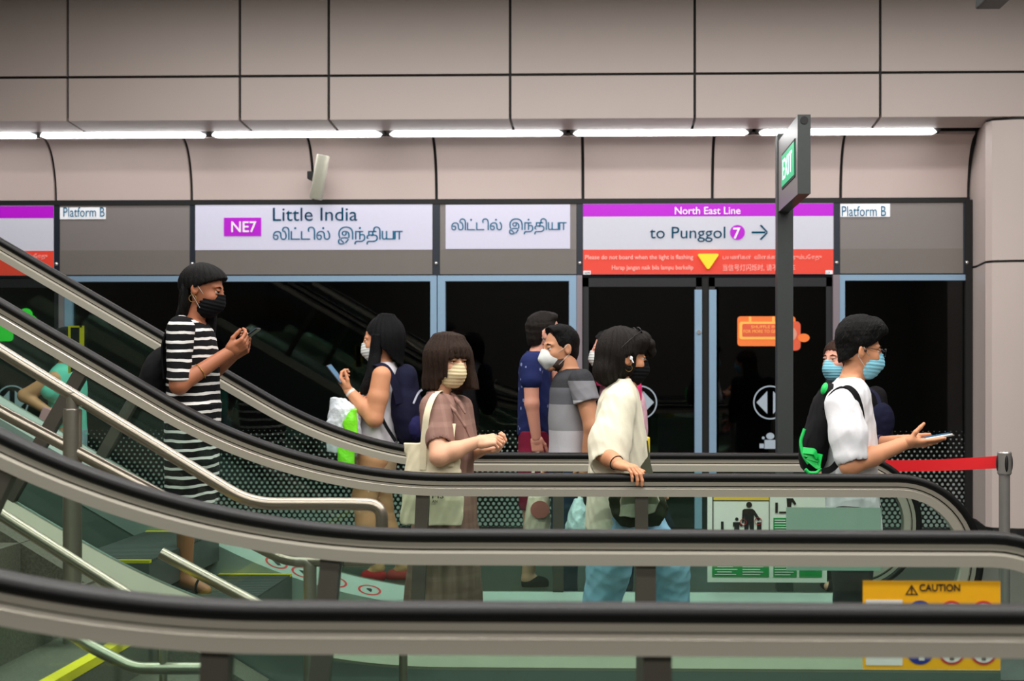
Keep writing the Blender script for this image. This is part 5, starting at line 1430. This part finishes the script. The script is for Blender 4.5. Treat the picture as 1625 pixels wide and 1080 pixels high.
f = Field().loft(F.secs(ts), k=0); f.path([F.p(982, 640, -.15), F.p(968, 700, -.22), F.p(966, 728, -.27)], [.082, .092, .088], .04); f.cap(F.p(990, 640, .15), F.p(1000, 715, .19), .08, .085, k=.04)
f.folds(.006, (16, 16, 11), 81); f.ell(F.p(995, 604), (.055, .06, .04), k=.01, sub=True)
f.cap(F.p(962, 738, -.31), F.p(985, 757, -.40), .062, .08, k=.008, sub=True)
F.part('top', f, M_cream, .0055)
f = Field().loft(F.secs([(780, 940, 1020, .17), (830, 938, 1045, .175)]), k=0)
f.path([F.p(985, 820, -.09), F.p(966, 905, -.09), F.p(936, 1035, -.09)], [.115, .1, .09], .03); f.path([F.p(1010, 820, .08), F.p(1062, 905, .08), F.p(1064, 1035, .08)], [.115, .1, .09], .03); f.folds(.007, (20, 20, 18), 83)
F.part('jeans', f, cloth('blue_denim', (150, 188, 220)), .006)
for px_, s in ((930, -.09), (1058, .08)): shoe(F, 'shoe', F.p(px_, 1046, s), F.p(px_ + 34, 1048, s), MK_white, .045, .006)
hf = Field(); hf.ell(F.p(984, 561), (40 / k, .105, 44 / k), k=0); hf.ell(F.p(966, 588), (25 / k, .1, 25 / k), k=.03); hf.ell(F.p(1012, 543), (22 / k, .08, 18 / k), Ry(-20), k=.03)
hf.box(T((.135, 0, -.085)), (.105, .14, .112), R, .02, k=.01, sub=True); hf.ell(T((.004, -.095, -.012)), (.026, .04, .034), R, k=.008, sub=True); hf.ell(F.p(1003, 610), (.05, .06, .06), k=.01, sub=True)
hf.warp(strands(.003, 18, F.p(980, 560), 11)); 
bf = Field(); bf.path([T((.05, -.03, .09)), T((.105, -.03, .075)), T((.125, -.02, .04)), T((.122, -.01, .015))], [.03, .024, .016, .007], .02); bf.path([T((.05, .03, .09)), T((.1, .035, .07)), T((.112, .04, .03))], [.03, .026, .014], .02); bf.warp(strands(.002, 30, c, 12))
F.part('hair', [hf, bf], H_brown2, .0046); lashes(F.root, c, R, hs, H_black)
mesh_obj('face_mask', [surgical(c, R, hs)], MK_black, F.root); loops(F.root, c, R, hs, MK_black)
o = MB(); o.ball(T((.004, -.087, .004)), (.008, .006, .009)); o.tube([T((.004, -.089, .002)), T((.016, -.088, -.018))], .003, n=8); o.build('earbud', M_white, F.root, True)
MB().tube([T((-.004, -.084, -.045)) + .016 * np.array((cos(a), 0, sin(a))) for a in np.linspace(0, 2 * pi, 21)[:-1]], .0012, n=6, closed=True).build('hoop_earring', M_gold, F.root, True)
o = MB()
for s in (-1, 1): o.ball(T((.052, s * .04, .138)), (.006, .03, .022), 0, 16, 8, R @ Ry(-35)); o.tube([T((.05, s * .07, .135)), T((-.01, s * .098, .09)), T((-.05, s * .1, .05))], .002, n=6)
o.build('sunglasses', M_blackplastic, F.root, True)
q = W_ + (E_ - W_) * .1; ax = (W_ - E_) / np.linalg.norm(W_ - E_); u = np.cross(ax, (0, 1, 0)); u /= np.linalg.norm(u); w = np.cross(ax, u)
MB().tube([q + .034 * (cos(a) * u + sin(a) * w) for a in np.linspace(0, 2 * pi, 21)[:-1]], .002, n=6, closed=True).build('bracelet', MK_black, F.root, True)
ob = thing('shoulder_bag', 'dark olive bag holding pale cloth hanging in front of the cream top woman', 'bag', F.p(1012, 832, -.27))
M_olive = cloth('olive_nylon', (52, 54, 40)); 
f = Field().loft(F.secs([(770, 985, 1045, .03), (790, 966, 1062, .05), (815, 968, 1060, .06), (834, 985, 1045, .045)], -.27), k=0, p=2.6); f.folds(.005, (20, 16, 16), 91); mesh_obj('bag', [f.mesh(.006)], M_olive, ob)
strap('strap', [F.p(1034, 785, -.26), F.p(1030, 760, -.22), F.p(1024, 735, -.1), F.p(1020, 700, .06)], .05, .006, M_olive, ob, (1, .3, .2))
cl = thing('cloth', 'pale cream cloth draped over the olive bag behind the glass', 'cloth', F.p(1012, 820, -.34))
f = Field(); f.loft(F.secs([(776, 992, 1036, .02), (795, 980, 1046, .022), (812, 980, 1036, .018), (820, 978, 1008, .012)], -.335), k=0, p=3); f.folds(.006, (24, 14, 18), 92); mesh_obj('cloth', [f.mesh(.005)], M_cream, cl)

# ---- 7: person in pink behind the cream top woman
F = Fig('person in pink mostly hidden behind the cream top woman, white mask, facing left', 7.75, 985, 0, SK_pink)
k = 2000 / 7.75; c, R, hs = F.p(965, 556), Rz(180), 1.0
F.limb([F.p(970, 575), F.p(978, 598)], [.05, .056]); ts = [(590, 962, 992, .07), (600, 952, 1012, .14), (640, 950, 1026, .17), (690, 950, 1028, .17), (740, 950, 1028, .17)]
F.sf.loft(F.secs(ts, 0, .015), k=.02)
for s in (-1, 1):
    F.limb([F.p(985, 606, s * .17), F.p(992, 672, s * .2), F.p(975, 720, s * .18)], [.052, .044, .03]); F.body.append(hand_part(F.p(975, 720, s * .18), (-.5, 0, -.8), (.3, s, 0), h=.004, s=-s))
    legs(F, [F.p(985, 740, s * .09), F.p(985, 840, s * .09), F.p(985, 936, s * .09)], [.085, .06, .04], F.p(965, 942, s * .09), (.04, .03))
F.body += head_parts(c, R, hs, .004); F.finish(.007); eyes(F.root, c, R, hs, E_white, E_iris)
M_pink = cloth('hot_pink', (226, 62, 120)); M_pink2 = pm('pale_pink_print', (232, 180, 196), .85, var=.3, scale=60)
f = Field().loft(F.secs(ts), k=0)
for s in (-1, 1): f.cap(F.p(985, 604, s * .16), F.p(990, 650, s * .19), .07, .07, k=.03)
f.folds(.005, (14, 14, 10), 95); F.part('top', f, M_pink2, .007)
f = Field().loft(F.secs([(600, 1000, 1016, .05, -.17), (615, 1000, 1019, .05, -.17), (636, 1003, 1018, .04, -.17)]), k=0); F.part('scarf', f, M_pink, .006)
f = Field().loft(F.secs([(586, 945, 965, .08), (600, 944, 985, .12), (612, 946, 990, .13)], -.02), k=0); F.part('collar', f, M_pink, .007)
f = Field().loft(F.secs([(730, 950, 1028, .175), (780, 955, 1020, .18)]), k=0)
for s in (-1, 1): f.path([F.p(985, 760, s * .09), F.p(985, 930, s * .09)], [.1, .075], .03)
F.part('trousers', f, M_jean, .008)
for s in (-1, 1): shoe(F, 'shoe', F.p(985, 944, s * .09), F.p(962, 945, s * .09), MK_black, .045, .007)
hf = Field(); hf.ell(F.p(968, 548), (27 / k, .098, 26 / k), k=0); hf.loft(F.secs([(548, 958, 994, .095), (590, 962, 998, .095), (610, 965, 998, .08)]), k=.03); hf.cut(c + R @ np.array((.06, 0, .06)), R @ np.array((.8, 0, -.6))); hf.folds(.004, (90, 90, 60), 7); F.part('hair', hf, H_blue, .006)
mesh_obj('face_mask', [surgical(c, R, hs)], MK_white, F.root)
yb = thing('handbag', 'small yellow bag edge beside the pink printed top', 'bag', F.p(1025, 715, -.22)); f = Field().box(F.p(1024, 706, -.22), (.028, .02, .05), I3, .01, 0); mesh_obj('bag', [f.mesh(.006)], pm('bag_yellow', (226, 196, 40), .5), yb)

# ---- 8: man in the white T-shirt with the black and green backpack
F = Fig('person in white T-shirt and light blue mask with glasses, holding a phone out', 6.15, 1350, 0, SK_warm)
k = 2000 / 6.15; c, R, hs = F.p(1365, 557), Rz(4) @ Ry(6), 1.03
F.limb([F.p(1358, 582), F.p(1348, 618)], [.056, .064])
ts = [(598, 1332, 1364, .07), (607, 1320, 1374, .15), (624, 1310, 1381, .195), (665, 1304, 1386, .2), (710, 1304, 1389, .195), (755, 1308, 1392, .19), (805, 1311, 1397, .195), (836, 1313, 1399, .195)]
F.sf.loft(F.secs(ts, 0, .02), k=.02)
S_, E_, W_ = F.p(1337, 644, -.165), F.p(1349, 738, -.26), F.p(1436, 703, -.13)
F.limb([S_, (S_ + E_) / 2, E_, (E_ * .6 + W_ * .4), W_], [.052, .052, .047, .045, .031])
E2, W2 = F.p(1366, 709, .2), F.p(1441, 699, .05); F.limb([F.p(1355, 642, .2), E2, W2], [.06, .048, .031])
for s in (-1, 1): legs(F, [F.p(1352, 840, s * .085), F.p(1352, 910, s * .1), F.p(1348, 1020, s * .1)], [.075, .062, .045], F.p(1385, 1032, s * .1), (.042, .03))
F.body += head_parts(c, R, hs, .0032, False)
F.body.append(hand_part(W_, (.99, .05, .03), (.05, -.38, -.9), curl=(3, 5, 8, 11), thumb=(.62, .45, -.75), s=1, tcurl=12, sc=1.05))
F.body.append(hand_part(W2, (.97, -.1, -.12), (-.05, .35, -.9), curl=(10, 14, 18, 22), thumb=(.8, .5, -.2), s=-1, sc=1.0))
F.finish(); eyes(F.root, c, R, hs, E_white, E_iris)
M_wt = cloth('white_cotton', (228, 228, 232))
f = Field().loft(F.secs(ts), k=0); f.path([F.p(1336, 640, -.175), F.p(1347, 690, -.23), F.p(1350, 722, -.25)], [.08, .084, .08], .035); f.cap(F.p(1354, 640, .18), F.p(1372, 712, .2), .078, .076, k=.035)
f.folds(.005, (15, 15, 10), 101); f.ell(F.p(1352, 596), (.07, .08, .045), k=.008, sub=True); f.cap(F.p(1352, 734, -.26), F.p(1366, 752, -.26), .06, .07, k=.006, sub=True)
F.part('t_shirt', f, M_wt, .0055)
f = Field().loft(F.secs([(800, 1313, 1395, .18), (850, 1312, 1394, .19)]), k=0)
for s in (-1, 1): f.path([F.p(1352, 830, s * .1), F.p(1352, 910, s * .1), F.p(1350, 1018, s * .1)], [.115, .09, .08], .03)
f.folds(.005, (16, 16, 14), 103); F.part('trousers', f, cloth('charcoal_trousers', (58, 56, 58)), .007)
for s in (-1, 1): shoe(F, 'shoe', F.p(1348, 1030, s * .1), F.p(1388, 1033, s * .1), MK_black, .047, .006)
T = lambda q: c + R @ (np.array(q) * hs)
hf = Field(); hf.ell(F.p(1363, 536), (38 / k, .092, 38 / k), k=0); hf.ell(F.p(1386, 524), (23 / k, .075, 20 / k), Ry(15), k=.03); hf.ell(T((-.055, 0, -.02)), (.052, .07, .075), R, k=.02); hf.ell(T((.004, 0, .01)), (.05, .08, .06), R, k=.02)
hf.cut(T((.06, 0, .055)), R @ np.array((.62, 0, -.78))); hf.cut(T((-.07, 0, -.08)), R @ np.array((.2, 0, -1)))
for s in (-1, 1): hf.ell(T((-.004, s * .095, -.014)), (.028, .04, .036), R, k=.008, sub=True); hf.ell(T((.06, s * .08, -.035)), (.052, .05, .06), R, k=.008, sub=True)
hf.folds(.0028, (70, 70, 60), 17, 1.2); F.part('hair', hf, H_black, .0042); brows(F, T, H_black); glasses(F, T, M_blackplastic)
lashes(F.root, c, R, hs, H_black); mesh_obj('face_mask', [surgical(c, R, hs)], MK_blue, F.root); loops(F.root, c, R, hs, M_loop)
MB().ball(T((.002, -.086, .002)), (.007, .006, .008)).build('earbud', M_blackplastic, F.root, True)
q = E2 + (W2 - E2) * .4; ax = (W2 - E2) / np.linalg.norm(W2 - E2); MB().tube([q - ax * .015, q + ax * .015], .048, n=20).build('wristband', pm('navy_band', (34, 26, 72), .6), F.root, True)
phone('silver phone held flat by the white T-shirt man', F.p(1484, 693, -.07), (.985, .02, .17), (-.17, 0, .985), pm('silver_case', (206, 202, 200), .35, .3), .155, .075, .012)
bpk = thing('backpack', 'black backpack with bright green cords on the white T-shirt man', 'backpack', F.p(1293, 752))
f = Field(); f.ell(F.p(1300, 680), (21 / k, .15, 70 / k), Ry(14), k=0); f.ell(F.p(1290, 716), (21 / k, .14, 38 / k), k=.04); f.ell(F.p(1312, 640), (14 / k, .11, 30 / k), Ry(16), k=.04); f.folds(.005, (18, 18, 14), 105)
M_bp = cloth('backpack_charcoal', (17, 17, 19)); mesh_obj('pack', [f.mesh(.006)], M_bp, bpk)
strap('shoulder_strap', [F.p(1308, 650, -.16), F.p(1322, 622, -.19), F.p(1342, 611, -.195), F.p(1357, 622, -.225), F.p(1367, 652, -.225), F.p(1367, 686, -.2)], .032, .008, M_bp, bpk, (1, .5, .2))
strap('lower_strap', [F.p(1304, 748, -.17), F.p(1320, 745, -.2), F.p(1332, 730, -.2)], .03, .006, M_bp, bpk, (0, .2, 1))
M_gc = pm('green_cord', (24, 206, 92), .5)
o = MB(); dv = -.165
o.tube(fillet([F.p(1277, 680, -.12), F.p(1270, 700, -.12), F.p(1274, 722, -.13), F.p(1283, 735, -.15)], .02), .008, n=8)
o.strip(fillet([F.p(1274, 714, dv), F.p(1292, 716, dv - .01), F.p(1298, 728, dv), F.p(1276, 722, dv), F.p(1298, 740, dv), F.p(1302, 720, dv)], .01), (0, .3, 1), .03, .004)
o.tube(fillet([F.p(1278, 744, dv), F.p(1284, 750, dv), F.p(1296, 750, dv), F.p(1303, 742, dv)], .01), .008, n=8); o.build('green_cord', M_gc, bpk, True)
f = Field().ell(F.p(1308, 616, -.1), (.014, .03, .03), Ry(20), k=0); mesh_obj('green_tab', [f.mesh(.004)], M_gc, bpk)

# ---- 9: woman in dark clothes behind the white T-shirt man
F = Fig('person in dark clothes with brown hair and pale blue mask behind the white T-shirt man', 8.05, 1350, 0, SK_pink)
k = 2000 / 8.05; c, R, hs = F.p(1329, 571), Rz(222), 1.04
F.limb([F.p(1333, 590), F.p(1345, 618)], [.05, .058]); ts = [(606, 1330, 1362, .07), (618, 1312, 1385, .13), (640, 1304, 1398, .15), (690, 1306, 1400, .16), (760, 1308, 1400, .17)]
F.sf.loft(F.secs(ts, 0, .015), k=.02)
for s, xs_ in ((-1, 1312), (1, 1392)):
    F.limb([F.p(xs_, 630, s * .05), F.p(xs_ + s * 10, 690, s * .05), F.p(xs_ - 8, 735, -.15)], [.052, .044, .03]); F.body.append(hand_part(F.p(xs_ - 8, 735, -.15), (-.4, -.4, -.8), (.3, -.8, 0), h=.004, s=s))
    legs(F, [F.p(1350 + s * 20, 760), F.p(1350 + s * 20, 850), F.p(1350 + s * 20, 925)], [.085, .06, .04], F.p(1335 + s * 20, 930, -.1), (.04, .03))
F.body += head_parts(c, R, hs, .004); F.finish(.007); eyes(F.root, c, R, hs, E_white, E_iris)
M_dk = cloth('black_knit', (20, 18, 20))
f = Field().loft(F.secs(ts), k=0)
for s, xs_ in ((-1, 1314), (1, 1390)): f.path([F.p(xs_, 630, s * .05), F.p(xs_ + s * 10, 690, s * .05), F.p(xs_ - 8, 730, -.14)], [.07, .062, .05], .03)
f.folds(.005, (14, 14, 10), 111); F.part('top', f, M_dk, .007)
f = Field().loft(F.secs([(750, 1308, 1400, .17), (790, 1310, 1398, .175)]), k=0)
for s in (-1, 1): f.path([F.p(1350 + s * 20, 770), F.p(1350 + s * 20, 922)], [.1, .075], .03)
F.part('trousers', f, M_dk, .008)
for s in (-1, 1): shoe(F, 'shoe', F.p(1350 + s * 20, 930), F.p(1338 + s * 20, 931, -.1), MK_black, .045, .007)
T = lambda q: c + R @ (np.array(q) * hs)
hf = Field(); hf.ell(T((-.02, 0, .035)), (.108, .096, .098), R, k=0); hf.loft(F.secs([(560, 1318, 1358, .1, .03), (600, 1322, 1362, .1, .04), (640, 1330, 1368, .08, .06)]), k=.03); hf.box(T((.13, 0, -.05)), (.085, .062, .11), R, .03, k=.01, sub=True); hf.warp(strands(.002, 20, c, 14)); F.part('hair', hf, H_red, .006); brows(F, T, H_red)
mesh_obj('face_mask', [surgical(c, R, hs)], MK_blue, F.root); loops(F.root, c, R, hs, M_loop)
nb = thing('handbag', 'dark navy bag at the side of the woman in dark clothes', 'bag', F.p(1402, 700, -.3)); f = Field().ell(F.p(1400, 668, -.3), (.075, .05, .11), k=0); f.folds(.006, (20, 20, 20), 9); mesh_obj('bag', [f.mesh(.007)], M_navy, nb)
strap('strap', [F.p(1398, 650, -.3), F.p(1392, 625, -.22), F.p(1376, 614, -.1)], .025, .005, M_navy, nb, (1, .2, 0))

# ---- 10: person in the teal top at far left
F = Fig('person in short-sleeved teal top and pale jeans seen between the sloping balustrades at left', 9.2, 105, 0, SK_warm)
k = 2000 / 9.2; c, R, hs = F.p(103, 546), Rz(165), 1.0
F.limb([F.p(105, 564), F.p(106, 590)], [.05, .058]); ts = [(576, 94, 120, .07), (584, 84, 130, .13), (610, 78, 135, .16), (650, 82, 134, .15), (690, 84, 135, .16)]
F.sf.loft(F.secs(ts, 0, .015), k=.02)
S_, E_, W_ = F.p(88, 600, -.16), F.p(63, 634, -.19), F.p(76, 652, -.2)
E_ = ik(S_, W_, .25, .21, (-1, 0, .1)); F.limb([S_, E_, W_], [.056, .046, .03]); F.limb([F.p(112, 600, .16), F.p(112, 660, .2), F.p(100, 700, .15)], [.05, .044, .03])
for s in (-1, 1): legs(F, [F.p(108, 690, s * .09), F.p(108, 780, s * .09), F.p(108, 880, s * .09)], [.085, .06, .04], F.p(92, 886, s * .09), (.04, .03))
F.body += head_parts(c, R, hs, .0045); F.body.append(hand_part(W_, (.6, 0, -.5), (-.3, -.9, 0), h=.0035, s=-1, curl=(40, 40, 40, 40))); F.body.append(hand_part(F.p(100, 700, .15), (0, 0, -1), (0, 1, 0), h=.004, s=1))
F.finish(.007); eyes(F.root, c, R, hs, E_white, E_iris)
M_tl = cloth('teal_cotton', (116, 206, 188)); f = Field().loft(F.secs(ts), k=0); f.cap(F.p(92, 598, -.13), F.p(80, 620, -.17), .066, .064, k=.05); f.cap(F.p(112, 598, .15), F.p(112, 632, .18), .07, .07, k=.03); f.folds(.005, (14, 14, 10), 121); F.part('top', f, M_tl, .007)
f = Field().loft(F.secs([(680, 84, 135, .165), (720, 86, 134, .17)]), k=0)
for s in (-1, 1): f.path([F.p(110, 710, s * .09), F.p(110, 876, s * .09)], [.1, .075], .03)
F.part('jeans', f, cloth('pale_denim', (150, 172, 186)), .008)
for s in (-1, 1): shoe(F, 'shoe', F.p(108, 885, s * .09), F.p(90, 886, s * .09), MK_white, .045, .007)
hf = Field(); hf.ell(F.p(104, 542), (24 / k, .1, 24 / k), k=0); hf.loft(F.secs([(545, 96, 128, .1), (575, 98, 127, .1), (600, 102, 124, .08)]), k=.03); hf.cut(c + R @ np.array((.06, 0, .06)), R @ np.array((.8, 0, -.6))); hf.warp(strands(.002, 18, c, 15)); F.part('hair', hf, H_black, .006)
pc = thing('pouch', 'pink flat pouch held by the person in the teal top', 'bag', F.p(78, 672, -.25)); f = Field().box(F.p(80, 661, -.25), (.075, .012, .055), Ry(20), .008, 0); mesh_obj('pouch', [f.mesh(.005)], cloth('pink_pouch', (216, 156, 166)), pc)
